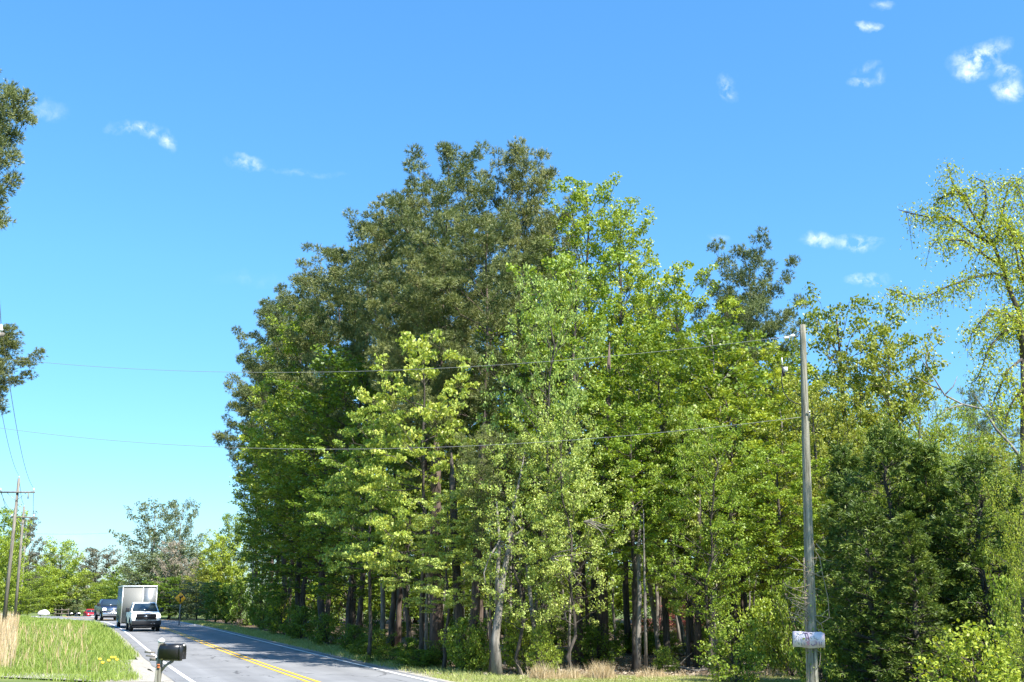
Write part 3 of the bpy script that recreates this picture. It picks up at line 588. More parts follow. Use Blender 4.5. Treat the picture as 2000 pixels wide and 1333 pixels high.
# understorey bushes
US = [(905, 1215, 37.5, 90), (1022, 1205, 37.2, 90), (940, 1240, 37.4, 60), (862, 1256, 40, 70), (800, 1250, 43, 60), (735, 1235, 47, 70), (690, 1225, 51, 60), (640, 1205, 57, 80), (590, 1190, 64, 80), (550, 1165, 72, 80),
      (510, 1150, 82, 80), (470, 1140, 96, 80), (440, 1150, 104, 60), (1298, 1268, 37.6, 46), (1500, 1180, 36.5, 110), (1545, 1150, 35, 90), (1150, 1230, 44, 70), (1400, 1230, 41, 70), (1220, 1225, 50, 70),
      (1060, 1225, 36.2, 60), (820, 1272, 40, 120), (765, 1266, 43, 100), (712, 1254, 47, 80), (1600, 1180, 30, 90)]
US_T = []
for i, (u, vt, Y, wp) in enumerate(US):
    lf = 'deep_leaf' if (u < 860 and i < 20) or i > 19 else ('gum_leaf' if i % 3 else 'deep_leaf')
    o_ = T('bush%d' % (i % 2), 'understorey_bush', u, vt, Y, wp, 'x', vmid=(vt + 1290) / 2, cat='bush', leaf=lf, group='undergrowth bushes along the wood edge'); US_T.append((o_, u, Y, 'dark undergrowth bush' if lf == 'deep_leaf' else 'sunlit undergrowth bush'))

# front trunks one can tell apart: bare stems with branches, leaves above
def stem(name, pts, r0, r1, Y, mk, label, limbs=(), k=9, cat='tree'):
    P = [at(u, v, Y + dy) for (u, v, dy) in pts]; P[0].z = -.1; n = len(P); b = MB(); o = P[0].copy()
    P.append(P[-1] + (P[-1] - P[-2]).normalized() * 1.4); b.tube([p - o for p in P], [r0 * 1.25] + [r0 + (r1 - r0) * i / (n - 1) for i in range(1, n)] + [.015], k)
    e = empty(name, o); b.build('trunk', M[mk], e, True)
    for lm in limbs:
        Q = [at(u, v, Y + dy) - o for (u, v, dy) in lm[1:]]; q = MB(); q.tube(Q, np.linspace(lm[0], lm[0] * .25, len(Q)), 5)
        q.build('limb', M[mk], e, True)
    return tag(e, label, cat)
stem('grey_trunk_tree', [(972, 1312, 0), (967, 1250, 0), (975, 1190, 0), (982, 1130, 0), (992, 1080, 0), (1000, 1010, .2), (1010, 960, .3)], .15, .04, 35.6, 'grey_bark', 'forked tree with twisted pale grey trunk at the corner of the wood',
     limbs=[(.10, (972, 1180, 0), (972, 1120, 0), (976, 1060, 0), (970, 980, .3)), (.045, (996, 1062, 0), (975, 1058, -.1), (955, 1090, -.2), (945, 1120, -.3), (948, 1140, -.4)), (.05, (1000, 1050, 0), (1020, 1035, 0), (1008, 1020, 0), (990, 990, .1))])
stem('pale_trunk_tree', [(1051, 1304, 0), (1047, 1250, 0), (1041, 1210, 0), (1036, 1165, .1), (1030, 1110, .3), (1022, 1040, .5)], .095, .04, 36.4, 'grey_bark', 'slender near white trunk beside the dry grass',
     limbs=[(.03, (1053, 1285, 0), (1057, 1265, 0), (1056, 1250, 0))])
stem('dark_trunk_tree', [(1068, 1292, 0), (1068, 1230, 0), (1066, 1160, .2), (1062, 1050, .4)], .21, .15, 40, 'dark_bark', 'thick grey trunk in shade behind the slender white trunk')
stem('dark_trunk_tree', [(928, 1300, 0), (926, 1230, 0), (930, 1150, 0), (934, 1000, 0), (942, 880, 0)], .19, .12, 38.5, 'pine_bark', 'straight dark brown trunk left of the forked grey tree')
stem('dark_trunk_tree', [(903, 1292, 0), (900, 1230, 0), (893, 1150, 0), (888, 1050, 0), (884, 950, 0)], .19, .12, 39.5, 'dark_bark', 'brown grey trunk with smooth bark between two dark ones')
stem('dark_trunk_tree', [(855, 1282, 0), (853, 1200, 0), (850, 1120, 0), (850, 1040, 0), (852, 900, 0)], .27, .18, 42, 'pine_bark', 'thickest ivy-roughened dark trunk of the wood front')
stem('lit_trunk_tree', [(1245, 1308, 0), (1247, 1240, 0), (1249, 1160, 0), (1246, 1080, .3), (1250, 1030, 1.0)], .10, .05, 37.6, 'grey_bark', 'slim trunk edged with sunlight beside the dark opening', limbs=[(.02, (1249, 1190, 0), (1262, 1180, -.3), (1275, 1165, -.5)), (.02, (1248, 1240, 0), (1262, 1230, -.3), (1272, 1222, -.4))])
stem('dark_trunk_tree', [(1178, 1300, 0), (1178, 1180, 0), (1180, 1000, 0), (1184, 850, 0), (1188, 740, 0)], .20, .11, 41.5, 'pine_bark', 'tall straight black trunk rising through the sunlit leaves')
stem('lit_trunk_tree', [(1262, 1298, 0), (1260, 1200, 0), (1258, 1080, 0)], .05, .03, 37, 'grey_bark', 'thin sapling stem right beside the slim lit trunk')
stem('lit_trunk_tree', [(1112, 1294, 0), (1112, 1230, 0), (1115, 1150, 0)], .05, .035, 38, 'grey_bark', 'thin pale sapling behind the dry grass tufts')
stem('dark_trunk_tree', [(1130, 1290, 0), (1130, 1200, 0), (1132, 1090, 0)], .16, .12, 41, 'pine_bark', 'brown trunk behind the thin pale sapling')
stem('dark_trunk_tree', [(1362, 1300, 0), (1364, 1180, 0), (1366, 1040, 0)], .12, .09, 39, 'dark_bark', 'dark stem in the opening near the red azalea')
stem('lit_trunk_tree', [(1392, 1310, 0), (1393, 1250, 0), (1394, 1160, 0), (1398, 1070, .5)], .15, .10, 38.6, 'grey_bark', 'grey brown trunk just behind the small round cedar')
stem('lit_trunk_tree', [(832, 1282, 0), (833, 1220, 0), (834, 1160, .2), (838, 1090, .3)], .07, .04, 41, 'grey_bark', 'thin light stem next to the thickest trunk')
stem('forked_trunk_tree', [(802, 1272, 0), (798, 1220, 0), (790, 1160, 0), (782, 1110, 0), (770, 1060, 0)], .10, .05, 43.5, 'dark_bark', 'curved dark stem leaning towards the road', limbs=[(.06, (796, 1190, 0), (793, 1120, 0), (797, 1070, 0), (802, 1000, 0))])
stem('lit_trunk_tree', [(748, 1255, 0), (748, 1190, 0), (747, 1120, 0)], .11, .09, 49, 'grey_bark', 'pale trunk lit by a sun fleck beside the road shade')
stem('lit_trunk_tree', [(766, 1255, 0), (768, 1190, 0), (769, 1120, 0)], .10, .08, 50, 'grey_bark', 'second pale trunk close to the first in the road shade')

# bare grey twigs poking out of the corner tree
def twig(u, v, Y, n, spread, label, seed, mk='grey_bark', ln=60, up=0):
    rg = random.Random(seed); o = at(u, v, Y); b = MB()
    for i in range(n):
        a = rg.uniform(-.5, .5) + up; L_ = rg.uniform(.5, 1) * ln; p = [(u, v)]; 
        for s in range(5):
            a += rg.uniform(-.35, .35); p.append((p[-1][0] + math.cos(a) * L_ / 5 * spread, p[-1][1] + math.sin(a) * L_ / 5))
        dy = rg.uniform(-.8, .8); pts = [at(x, y, Y + dy * k_ / 5) - o for k_, (x, y) in enumerate(p)]
        b.tube(pts, [.028, .02, .015, .012, .008, .005], 4)
    e = empty('bare_branch', o); b.build('twigs', M[mk], e); return e

LM = [(430, 'the far tip of the woods'), (500, 'the last roadside pine'), (545, 'the bright yellow bush'), (610, 'the vine-covered tree'), (660, 'the low shaded trees'), (700, 'the dark roadside bushes'), (748, 'the pale trunks lit by a fleck'),
      (800, 'the curved dark stem'), (832, 'the thin light stem'), (855, 'the thickest dark trunk'), (903, 'the smooth brown grey trunk'), (928, 'the straight dark brown trunk'), (972, 'the forked grey trunk'), (1010, 'the corner bush'), (1040, 'the slender white trunk'),
      (1068, 'the thick grey trunk'), (1112, 'the thin pale sapling'), (1145, 'the tan grass tufts'), (1178, 'the tall straight black trunk'), (1215, 'the dark opening'), (1247, 'the slim lit trunk'), (1290, 'the smaller pink azalea'), (1335, 'the red azalea'), (1364, 'the dark stem in the opening'),
      (1395, 'the grey brown trunk'), (1430, 'the small round bush'), (1480, 'the lone open pine'), (1530, 'the hand-lettered board'), (1580, 'the light wooden pole'), (1650, 'the first oak'), (1740, 'the second oak'), (1820, 'the drooping yellow tree'), (1900, 'the distant pine tops'), (1980, 'the weeping tree')]
ORD = ['first', 'second', 'third', 'fourth', 'fifth', 'sixth', 'seventh', 'eighth', 'ninth', 'tenth', 'eleventh', 'twelfth', 'thirteenth', 'fourteenth', 'fifteenth', 'sixteenth']
AUTO = []
def auto_labels():
    seen = {}
    for o, u, y, d in sorted(AUTO, key=lambda q: q[2]):
        lm = min(LM, key=lambda q: abs(q[0] - u))[1]; k = seen[(d, lm)] = seen.get((d, lm), -1) + 1
        o['label'] = '%s behind %s, %s in depth' % (d, lm, ORD[k])
def upx(x, y): return 1000 + F * x / (y * 1.02)
# woods interior: trunks one can count, crowns closing the canopy
rg = random.Random(21); placed = []
def free(x, y, d): return all((x - a) ** 2 + (y - b_) ** 2 > d * d for a, b_ in placed)
tries = 0
while len(placed) < 105 and tries < 6000:
    tries += 1
    y = 42 + 60 * rg.random() ** 1.35; x = rg.uniform(float(roadx(y)) + 8.5, .50 * y)
    if not free(x, y, 1.9): continue
    placed.append((x, y)); k = 'woods%d' % rg.choice((0, 0, 1))
    uu = 1000 + F * x / (y * .97); vv = np.interp(uu, SKY_U, SKY_V) + 60 + (240 if 560 < uu < 1100 else 0); hmx = min(17, at(uu, vv, y).z)
    bk = rg.choice(('dark_bark', 'grey_bark', 'pine_bark', 'grey_bark')); o_ = plant(k, 'woodland_tree', (x, y, -.06), rg.uniform(.8, 1) * hmx, rg.uniform(3.6, 5.6), 'x', 'tree', 'slender trees standing inside the woods', rg.uniform(0, 6), bark=bk, lean=(R(rg.gauss(0, 2.2)), R(rg.gauss(0, 2.2))))
    AUTO.append((o_, upx(x, y), y, {'dark_bark': 'slender dark shaded tree', 'grey_bark': 'slender grey shaded tree', 'pine_bark': 'slender brown shaded tree'}[bk]))
for i in range(30):
    x = -26 + i * 4.2 + rg.uniform(-1, 1); y = 98 + rg.uniform(-6, 6)
    if x < float(roadx(y)) + 8 or x > .49 * y: continue
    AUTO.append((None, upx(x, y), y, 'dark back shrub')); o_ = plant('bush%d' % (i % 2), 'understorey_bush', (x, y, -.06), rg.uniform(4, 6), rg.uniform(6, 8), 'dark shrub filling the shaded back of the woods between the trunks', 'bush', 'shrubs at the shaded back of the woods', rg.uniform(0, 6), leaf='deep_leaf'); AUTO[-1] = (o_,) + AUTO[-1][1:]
for i, (x, y, a_, l_) in enumerate(((4.2, 38, .3, 2.6), (6.8, 37, 2.6, 1.9), (7.6, 40, .1, 3.2), (2.6, 41, 1.9, 2.2), (9.0, 38.5, .5, 2.4), (-3.2, 42, .2, 2.0))):
    b = MB(); pts = [Vector((q * l_ * math.cos(a_), q * l_ * math.sin(a_) + .06 * math.sin(q * 5), .05 + .10 * math.sin(q * 4 + i) ** 2)) for q in np.linspace(0, 1, 7)]; b.tube(pts, np.linspace(.055, .015, 7), 6)
    b.tube([pts[3], pts[3] + Vector((.3, .2, .25)), pts[3] + Vector((.55, .2, .45))], [.02, .014, .006], 4)
    ob = b.build('fallen_branch', M['grey_bark']); ob.location = (x, y, -.03)
    tag(ob, 'dead branch lying on the leaf litter, %s back from the lawn' % ORD[(3, 1, 4, 5, 2, 6)[i] - 1], 'branch', 'fallen branches on the woodland floor')
for i in range(34):
    y = rg.uniform(40, 72); x = rg.uniform(float(roadx(y)) + 7, .42 * y)
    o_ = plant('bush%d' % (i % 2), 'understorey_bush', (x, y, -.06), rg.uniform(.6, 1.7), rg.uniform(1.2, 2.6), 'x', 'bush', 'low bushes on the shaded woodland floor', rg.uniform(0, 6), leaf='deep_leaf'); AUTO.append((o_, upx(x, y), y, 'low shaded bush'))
# thick back planting
for i in range(26):
    x = -34 + i * 4.1 + rg.uniform(-1, 1); y = 108 + rg.uniform(-5, 5)
    if x < float(roadx(y)) + 15 or x > .49 * y: continue
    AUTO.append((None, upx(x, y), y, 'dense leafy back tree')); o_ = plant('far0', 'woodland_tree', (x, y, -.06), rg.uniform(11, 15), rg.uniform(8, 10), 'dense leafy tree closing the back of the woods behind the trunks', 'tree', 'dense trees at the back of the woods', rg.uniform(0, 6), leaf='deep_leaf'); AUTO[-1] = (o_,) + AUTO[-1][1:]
for i in range(14):
    x = 14 + i * .85 + rg.uniform(-.6, .6); y = rg.uniform(44, 60)
    o_ = plant('woods1', 'woodland_tree', (x, y, -.06), rg.uniform(7, 10), rg.uniform(4.6, 6), 'slender green tree filling in behind the cedars', 'tree', 'trees filling in behind the cedars', rg.uniform(0, 6), leaf='oak_leaf'); AUTO.append((o_, upx(x, y), y, 'slender olive filler tree'))
auto_labels()
seen_ = {}
for o_, u, Y, d in sorted(US_T, key=lambda q: q[2]):
    lm = min(LM, key=lambda q: abs(q[0] - u))[1]; k = seen_[(d, lm)] = seen_.get((d, lm), -1) + 1
    o_['label'] = '%s by %s%s' % (d, lm, '' if k == 0 else ', %s' % ORD[k])
seen_ = {}
for o_, u, Y, d in sorted(US_T, key=lambda q: q[2]):
    lm = min(LM, key=lambda q: abs(q[0] - u))[1]; k = seen_[(d, lm)] = seen_.get((d, lm), -1) + 1
    o_['label'] = '%s by %s%s' % (d, lm, '' if k == 0 else ', %s one back' % ORD[k])

# far trees either side of the road
T('far1', 'bare_topped_tree', 300, 988, 150, 130, 'tall thin-leaved grey green tree above the trailer', leaf='grey_leaf', vmid=1060)
T('far1', 'bare_topped_tree', 352, 985, 146, 90, 'tall tree with pinkish bare twigs in its top', leaf='grey_leaf', vmid=1060, rz=2)
FAR = [('far0', 300, 1085, 132, 120, 'olive_scrub_tree', 'grey_leaf', 'olive scrubby tree just beyond the trailer'), ('far0', 355, 1070, 128, 120, 'olive_scrub_tree', 'grey_leaf', 'rounded scrubby tree with dry vines behind the yellow sign'),
       ('far0', 405, 1105, 118, 90, 'olive_scrub_tree', 'oak_leaf', 'scrubby tree right of the yellow sign'), ('far0', 432, 1050, 118, 80, 'young_tree', 'gum_leaf', 'bright young tree before the far tip of the woods'),
       ('far0', 455, 1010, 122, 70, 'young_tree', 'deep_leaf', 'young tree with spiky top at the far tip of the woods'), ('far0', 330, 1130, 122, 110, 'roadside_shrub', 'deep_leaf', 'dark shrub mass behind the yellow sign post'),
       ('far0', 385, 1140, 112, 80, 'roadside_shrub', 'grey_leaf', 'grey brown brush beside the road bend'), ('far0', 425, 1140, 104, 70, 'roadside_shrub', 'deep_leaf', 'dark brush at the road edge near the woods'),
       ('far0', 250, 1110, 170, 90, 'distant_tree', 'deep_leaf', 'dark green tree behind the top of the trailer'), ('far0', 215, 1135, 190, 80, 'distant_tree', 'deep_leaf', 'dark tree above the second pickup'),
       ('far0', 118, 1060, 200, 78, 'distant_tree', 'gum_leaf', 'brightest green tree across the road bend'), ('far0', 85, 1110, 195, 70, 'distant_tree', 'gum_leaf', 'lower bright tree behind the far poles'),
       ('far0', 183, 1075, 250, 90, 'distant_tree', 'brown_leaf', 'brownish round-topped tree in the distance'), ('far0', 150, 1120, 205, 90, 'distant_tree', 'oak_leaf', 'olive tree above the dark blue car'),
       ('far0', 120, 1150, 200, 80, 'distant_tree', 'grey_leaf', 'grey green bush behind the pale boulder'), ('far0', 195, 1140, 215, 60, 'distant_tree', 'oak_leaf', 'yellowish bush above the red car'),
       ('far0', 0, 1000, 135, 90, 'distant_tree', 'gum_leaf', 'light green tree at the edge behind the nearest visible pole'), ('far0', 18, 1060, 120, 60, 'distant_tree', 'gum_leaf', 'yellow green tree low behind the nearest visible pole'),
       ('far0', 60, 1120, 170, 70, 'distant_tree', 'deep_leaf', 'dark tree between the utility poles'), ('far0', 40, 1015, 190, 60, 'distant_tree', 'brown_leaf', 'dusky tree top behind the utility poles'),
       ('far0', 85, 1085, 260, 70, 'distant_tree', 'brown_leaf', 'small dusky tree far beyond the third pole'), ('far0', 235, 1150, 230, 90, 'distant_tree', 'deep_leaf', 'far dark tree low behind the trailer'),
       ('far0', 40, 1150, 150, 60, 'distant_tree', 'deep_leaf', 'dark bush at the foot of the utility poles'), ('far0', -40, 1050, 120, 90, 'distant_tree', 'gum_leaf', 'light green tree cut by the picture edge')]
for i, (k, u, vt, Y, wp, nm, lf, lb) in enumerate(FAR):
    T(k, nm, u, vt, Y, wp * 1.15, lb, leaf=lf, vmid=(vt + 1200) / 2, rz=i * 1.7, cat='tree' if 'shrub' not in nm else 'shrub')
T('far1', 'dry_vine_thicket', 335, 1062, 126, 60, 'tangle of dry tan vines over the scrub', leaf='dry_leaf', vmid=1110, cat='thicket', rz=1)
T('far1', 'dry_vine_thicket', 370, 1095, 121, 50, 'second tangle of dry vines nearer the yellow sign', leaf='dry_leaf', vmid=1130, cat='thicket', rz=2)
# distant wooded horizon, one mass
V_, F_, v_ = [], [], []; off = 0
for i in range(60):
    x = -420 + i * 13 + rg.uniform(-4, 4); y = rg.uniform(330, 400); n = 260; h = rg.uniform(9, 13)
    C = np.stack([rng.normal(x, 6, n), rng.normal(y, 5, n), -1.2 + h * rng.random(n) ** .8], 1); V, Fq = leaf_blades(rng, C, rng.uniform(.9, 1.8, n), .8, .4)
    V_.append(V); F_.append(Fq + off); off += len(V); v_.append(rng.random(n))
tag(link('distant_treeline', mesh_np('distant_treeline', np.vstack(V_), np.vstack(F_), M['deep_leaf'], np.concatenate(v_))), 'far off belt of woods along the horizon', kind='stuff')

# ------------------------------------------------------------------ the weeping tree at the picture edge
def weeping():
    Y = 21.0; o = at(1992, 1200, Y); o.z = -.1; rg2 = np.random.default_rng(77)
    e = empty('weeping_tree', o); tr = MB()
    P = [(2006, 1370, 0), (2004, 1200, 0), (2003, 1000, 0), (2001, 860, 0), (2001, 760, .05), (1999, 690, 0)]
    tr.tube([at(u, v, Y + d) - o for (u, v, d) in P], [.10, .09, .08, .078, .07, .055], 10); tr.build('trunk', M['dark_bark'], e, True)
    limbs = [[(1998, 700, 0), (1990, 620, 0), (1975, 560, 0), (1962, 520, 0), (1942, 480, 0), (1915, 440, 0), (1890, 390, 0), (1860, 350, 0), (1850, 320, 0)],
             [(1998, 700, 0), (2010, 600, .2), (2012, 500, .3), (2000, 420, .3), (1985, 350, .3)],
             [(1966, 540, 0), (1940, 535, -.1), (1900, 545, -.2), (1850, 562, -.3), (1800, 582, -.3), (1765, 575, -.4), (1732, 565, -.5)],
             [(1942, 480, 0), (1900, 450, 0), (1860, 430, 0), (1815, 425, .1), (1780, 416, .1), (1755, 410, .1)],
             [(1942, 480, 0), (1955, 430, .2), (1965, 380, .3), (1975, 345, .4)],
             [(1915, 440, 0), (1925, 400, .2), (1920, 360, .2), (1900, 345, .3)],
             [(1890, 390, 0), (1865, 375, 0), (1840, 385, 0), (1822, 400, 0)],
             [(1962, 520, 0), (1930, 500, -.2), (1880, 470, -.3), (1840, 465, -.3), (1820, 470, -.3)],
             [(1990, 640, 0), (1960, 650, -.1), (1935, 680, -.2), (1915, 720, -.3), (1905, 745, -.3)],
             [(1998, 700, 0), (1970, 720, -.2), (1945, 770, -.2), (1935, 800, -.3)],
             [(2000, 640, 0), (1975, 615, -.3), (1935, 610, -.5), (1900, 640, -.6), (1885, 680, -.6)],
             [(2005, 560, .2), (1985, 520, 0), (1975, 470, -.1), (1960, 430, -.2)],
             [(2010, 560, .2), (1990, 480, .4), (1970, 440, .5), (1950, 400, .5)],
             [(1996, 760, 0), (1975, 790, -.2), (1960, 830, -.2)], [(2010, 600, 0), (2030, 520, .3), (2040, 440, .4)]]
    C = []; b = MB()
    for q in limbs:
        pts = np.array([at(u, v, Y + d) - o for (u, v, d) in q]); pts[1:-1] += rg2.normal(0, .03, pts[1:-1].shape)
        b.tube(pts, np.linspace(.055 if q is limbs[0] or q is limbs[1] else .03, .006, len(pts)), 6)
        ll = np.r_[0, np.cumsum(np.linalg.norm(np.diff(pts, axis=0), axis=1))]
        for k in range(int(ll[-1] * 13)):
            s = rg2.uniform(.12, 1) * ll[-1]; p = np.array([np.interp(s, ll, pts[:, c_]) for c_ in range(3)])
            d = rg2.normal(size=3) * np.array([1, 1, .35]); d[2] -= .35; d /= np.linalg.norm(d); L2 = rg2.uniform(.15, .55)
            p1 = p + d * L2 * .5; p2 = p1 + (d * .5 + np.array([0, 0, -.75])) * L2 * .8
            b.tube([p, p1, p2], [.008, .006, .003], 3, cap=False)
            for f in np.linspace(.2, 1, 5):
                C.append(p + (p1 - p) * f); C.append(p1 + (p2 - p1) * f)
    b.build('branches', M['dark_bark'], e, True)
    C = np.repeat(np.array(C), 5, 0); C += rg2.normal(0, .095, C.shape); V, Fq = leaf_blades(rg2, C, rg2.uniform(.04, .078, len(C)), .5, .3, 1.2)
    link('crown', mesh_np('crown', V, Fq, M['gum_leaf'], rg2.random(len(C))), e)
    tag(e, 'sparse tree with drooping twigs and dark trunk at the picture edge, near the viewer', 'tree')
weeping()
def dead_branch():
    Y = 30; base = [(2002, 905, 0), (1975, 870, 0), (1945, 838, 0), (1922, 800, 0), (1880, 790, 0), (1845, 772, 0), (1828, 745, 0), (1812, 720, 0), (1798, 700, 0)]
    o = at(1990, 1300, Y); o.z = -.1; e = empty('dead_limbed_tree', o); b = MB(); b.tube([Vector((.15, 0, 0)), Vector((.2, 0, 2)), at(2002, 905, Y) - o], [.12, .1, .07], 7); b.build('trunk', M['grey_bark'], e, True)
    b = MB(); b.tube([at(u, v, Y + d) - o for (u, v, d) in base], np.linspace(.04, .009, len(base)), 6)
    for q in ([(1838, 762, 0), (1815, 752, .1), (1795, 740, .1), (1780, 735, .2)], [(1845, 772, 0), (1862, 755, .1), (1870, 735, .2)], [(1922, 800, 0), (1905, 775, .1), (1895, 755, .2)], [(1880, 790, 0), (1850, 800, -.2), (1830, 815, -.2)], [(1945, 838, 0), (1930, 770, .3), (1940, 745, .4)], [(1812, 720, 0), (1808, 700, 0), (1815, 685, 0)]):
        b.tube([at(u, v, Y + d) - o for (u, v, d) in q], np.linspace(.022, .005, len(q)), 4)
    b.build('branches', M['grey_bark'], e, True); tag(e, 'bare crooked branch arching out against the sky above the cedars', 'tree')
dead_branch()
for (u, v, Y, n, sp, lb, sd_, ln) in ((1140, 1020, 35.6, 7, 1.0, 'bare grey twigs sticking out over the dark gap in the woods', 3, 70), (1075, 1090, 35.4, 6, 1.0, 'bare twigs reaching from the pale corner tree towards the opening', 5, 110)):
    e = twig(u, v, Y, n, sp, '', sd_, ln=ln); tag(e, lb, 'branch')

# ------------------------------------------------------------------ light wooden service pole with its hand-lettered board
PY = 25.0
p0 = at(1586, 1340, PY); p0.z = 0; ptop = at(1567.5, 635, PY); e = empty('utility_pole', (p0.x, PY, -.05))
O = Vector(e.location); b = MB(); n = 24
b.tube([(p0.lerp(ptop, i / (n - 1)) - O) for i in range(n)], [(.128 - .062 * i / (n - 1)) * (1 + .015 * math.sin(i * 2.1)) for i in range(n)], 18); b.build('pole', M['pole_wood'], e, True)
def onpole(v, dx=0, dy=-.1):
    z = at(1575, v, PY).z; t = (z - p0.z) / (ptop.z - p0.z); q = p0.lerp(ptop, t); return Vector((q.x + dx, q.y + dy, z)) - O
b = MB(); b.tube([onpole(648, -.19, 0), onpole(648, .13, 0)], .012, 6); b.tube([onpole(648, -.07, 0), onpole(658, -.12, 0), onpole(657, -.2, 0)], .018, 6); b.build('bracket', M['steel'], e)
b = MB(); b.tube([onpole(655, -.2, 0), onpole(658, -.30, 0)], .034, 10); b.tube([onpole(659, -.32, 0), onpole(661, -.44, 0)], .03, 10); b.build('insulator', M['porcelain'], e, True)
dl = [at(1528, 715, PY), at(1527, 745, PY), at(1530, 765, PY), at(1540, 780, PY), at(1552, 787, PY), at(1562, 790, PY)]
b = MB(); b.tube([q - O for q in dl], .013, 7); b.build('hanging_cable', M['black_cable'], e, True)
b = MB(); b.tube([at(1527, 699, PY) - O, at(1528, 712, PY) - O], .014, 7); b.box(at(1534, 722, PY) - O, (.085, .07, .10)); b.build('cable_terminal', M['porcelain'], e)
b = MB(); b.tube([at(1529, 722, PY) - O, at(1531, 735, PY) - O], .03, 8); b.tube([at(1528, 728, PY) - O, at(1550, 733, PY) - O, at(1566, 728, PY) - O], .008, 5); b.build('cable_clamp', M['black_cable'], e)
b = MB(); b.box(onpole(806, .06, -.11), (.07, .03, .02)); b.box(onpole(812, .08, -.09), (.02, .03, .14)); b.build('fixing', M['steel'], e)
b = MB(); b.tube([onpole(v, -.10 + .012 * math.sin(v * .05), -.06) for v in range(1150, 1380, 12)], .014, 5); b.tube([onpole(v, -.125, -.04) for v in range(1090, 1380, 16)], .02, 5); b.build('ground_conduit', M['vine'], e)
tag(e, 'weathered light grey wooden pole carrying a hand-lettered board and vines', 'utility pole')
# dry vines on it
rv = random.Random(4); b = MB()
for i in range(30):
    v = rv.uniform(1085, 1225); p = onpole(v, rv.uniform(-.13, -.02), -.1); a = rv.uniform(-2.6, 2.6) if i > 9 else rv.uniform(1.2, 2.6); pts = [p]; s = rv.uniform(.05, .13)
    for k in range(5):
        a += rv.uniform(-.5, .5); pts.append(pts[-1] + Vector((-abs(math.sin(a)) * s * (1 if i % 4 else -1), rv.uniform(-.02, .02), math.cos(a) * s)))
    b.tube(pts, [.009, .008, .007, .006, .005, .004], 4)
for q in ([(1586, 1050), (1592, 1075), (1601, 1090), (1606, 1120), (1612, 1145), (1617, 1170), (1620, 1207), (1612, 1213), (1596, 1222)], [(1594, 1062), (1600, 1070), (1610, 1080)], [(1592, 1210), (1604, 1220), (1608, 1232)], [(1585, 1125), (1600, 1118), (1606, 1112)], [(1592, 1270), (1603, 1275), (1601, 1298), (1594, 1308)],
          [(1568, 1222), (1556, 1210), (1545, 1204)], [(1569, 1215), (1560, 1203), (1550, 1198)], [(1572, 1195), (1563, 1180), (1552, 1200)]):
    b.tube([at(u, v_, PY - .12) - O for (u, v_) in q], .008, 4)
ev = empty('dry_vine', O); b.build('vine_stems', M['vine'], ev); C = []
for i in range(260):
    v = rv.uniform(1095, 1330); q = onpole(v, rv.uniform(-.26, .02) if i % 3 else rv.uniform(.1, .35), rv.uniform(-.2, .05)); C.append(q)
Cn = np.array(C); V, Fq = leaf_blades(rng, Cn, rng.uniform(.03, .07, len(Cn)), .6, .5); link('vine_leaves', mesh_np('vine_leaves', V, Fq, M['gum_leaf'], rng.random(len(Cn))), ev)
tag(ev, 'tangle of dry vine stems climbing the light pole', 'vine')
# board
sc_ = at(1580, 1250, PY - .2); es = empty('notice_board', sc_, 0); es.rotation_euler = (R(0), R(1.5), R(-3))
bw, bh = 60 / F * PY, 29 / F * PY; b = MB(); nx = 9
ring = []
for i in range(nx):
    x = -bw / 2 + bw * i / (nx - 1); y = .025 * math.sin(i * .9) + .03 * (i / nx) ** 2; dz = .012 * math.sin(i * 1.1)
    ring.append([(x, y - .004, -bh / 2 + dz), (x, y - .004, bh / 2 + dz * .5 - (.03 if i == nx - 1 else 0)), (x, y + .004, bh / 2 + dz * .5 - (.03 if i == nx - 1 else 0)), (x, y + .004, -bh / 2 + dz)])
b.loft(ring); b.build('board', M['sign_white'], es)
def stroke(pts, wd):
    q = MB()
    def P(p): x = (p[0] - 1580) / F * PY; i = (x + bw / 2) / bw * (nx - 1); return Vector((x, .025 * math.sin(i * .9) + .03 * (i / nx) ** 2 - .0085, -(p[1] - 1250) / F * PY))
    W = [P(p) for p in pts]
    for a_, c_ in zip(W[:-1], W[1:]):
        d = (c_ - a_); d.normalize(); s = Vector((-d.z, 0, d.x)) * wd / 2
        q.loft([[a_ - s, a_ + s, a_ + s + Vector((0, .006, 0)), a_ - s + Vector((0, .006, 0))], [c_ - s, c_ + s, c_ + s + Vector((0, .006, 0)), c_ - s + Vector((0, .006, 0))]])
    return q
def letters(name, strokes, wd, m):
    q = MB()
    for s in strokes:
        t = stroke(s, wd); q.V += t.V; q.Q += [x + q.n for x in t.Q]; q.T += [x + q.n for x in t.T]; q.n += t.n
    q.build(name, m, es)
letters('lettering', [[(1569, 1240), (1570, 1238), (1573, 1238), (1575, 1244), (1575, 1252)], [(1573, 1238), (1578, 1239), (1580, 1250)], [(1584, 1257), (1584, 1258.5), (1586, 1260.5), (1589, 1260), (1590, 1257)], [(1593, 1252), (1592.5, 1260)], [(1599, 1253), (1600, 1260)], [(1603, 1253), (1603, 1260)]], .015, M['ink'])
letters('lettering', [[(1552, 1250), (1556, 1246), (1560, 1243)], [(1554, 1256), (1557, 1250), (1561, 1258)], [(1561, 1243), (1562, 1260)], [(1564, 1248), (1568, 1261)], [(1567, 1250), (1566, 1261)], [(1558, 1238), (1563, 1242), (1567, 1240)], [(1583, 1244), (1585, 1248)], [(1589, 1243), (1590, 1248)], [(1592, 1247), (1595, 1250), (1598, 1248)], [(1582, 1238), (1586, 1238)], [(1570, 1256), (1573, 1258), (1571, 1261)]], .013, M['ink_grey'])
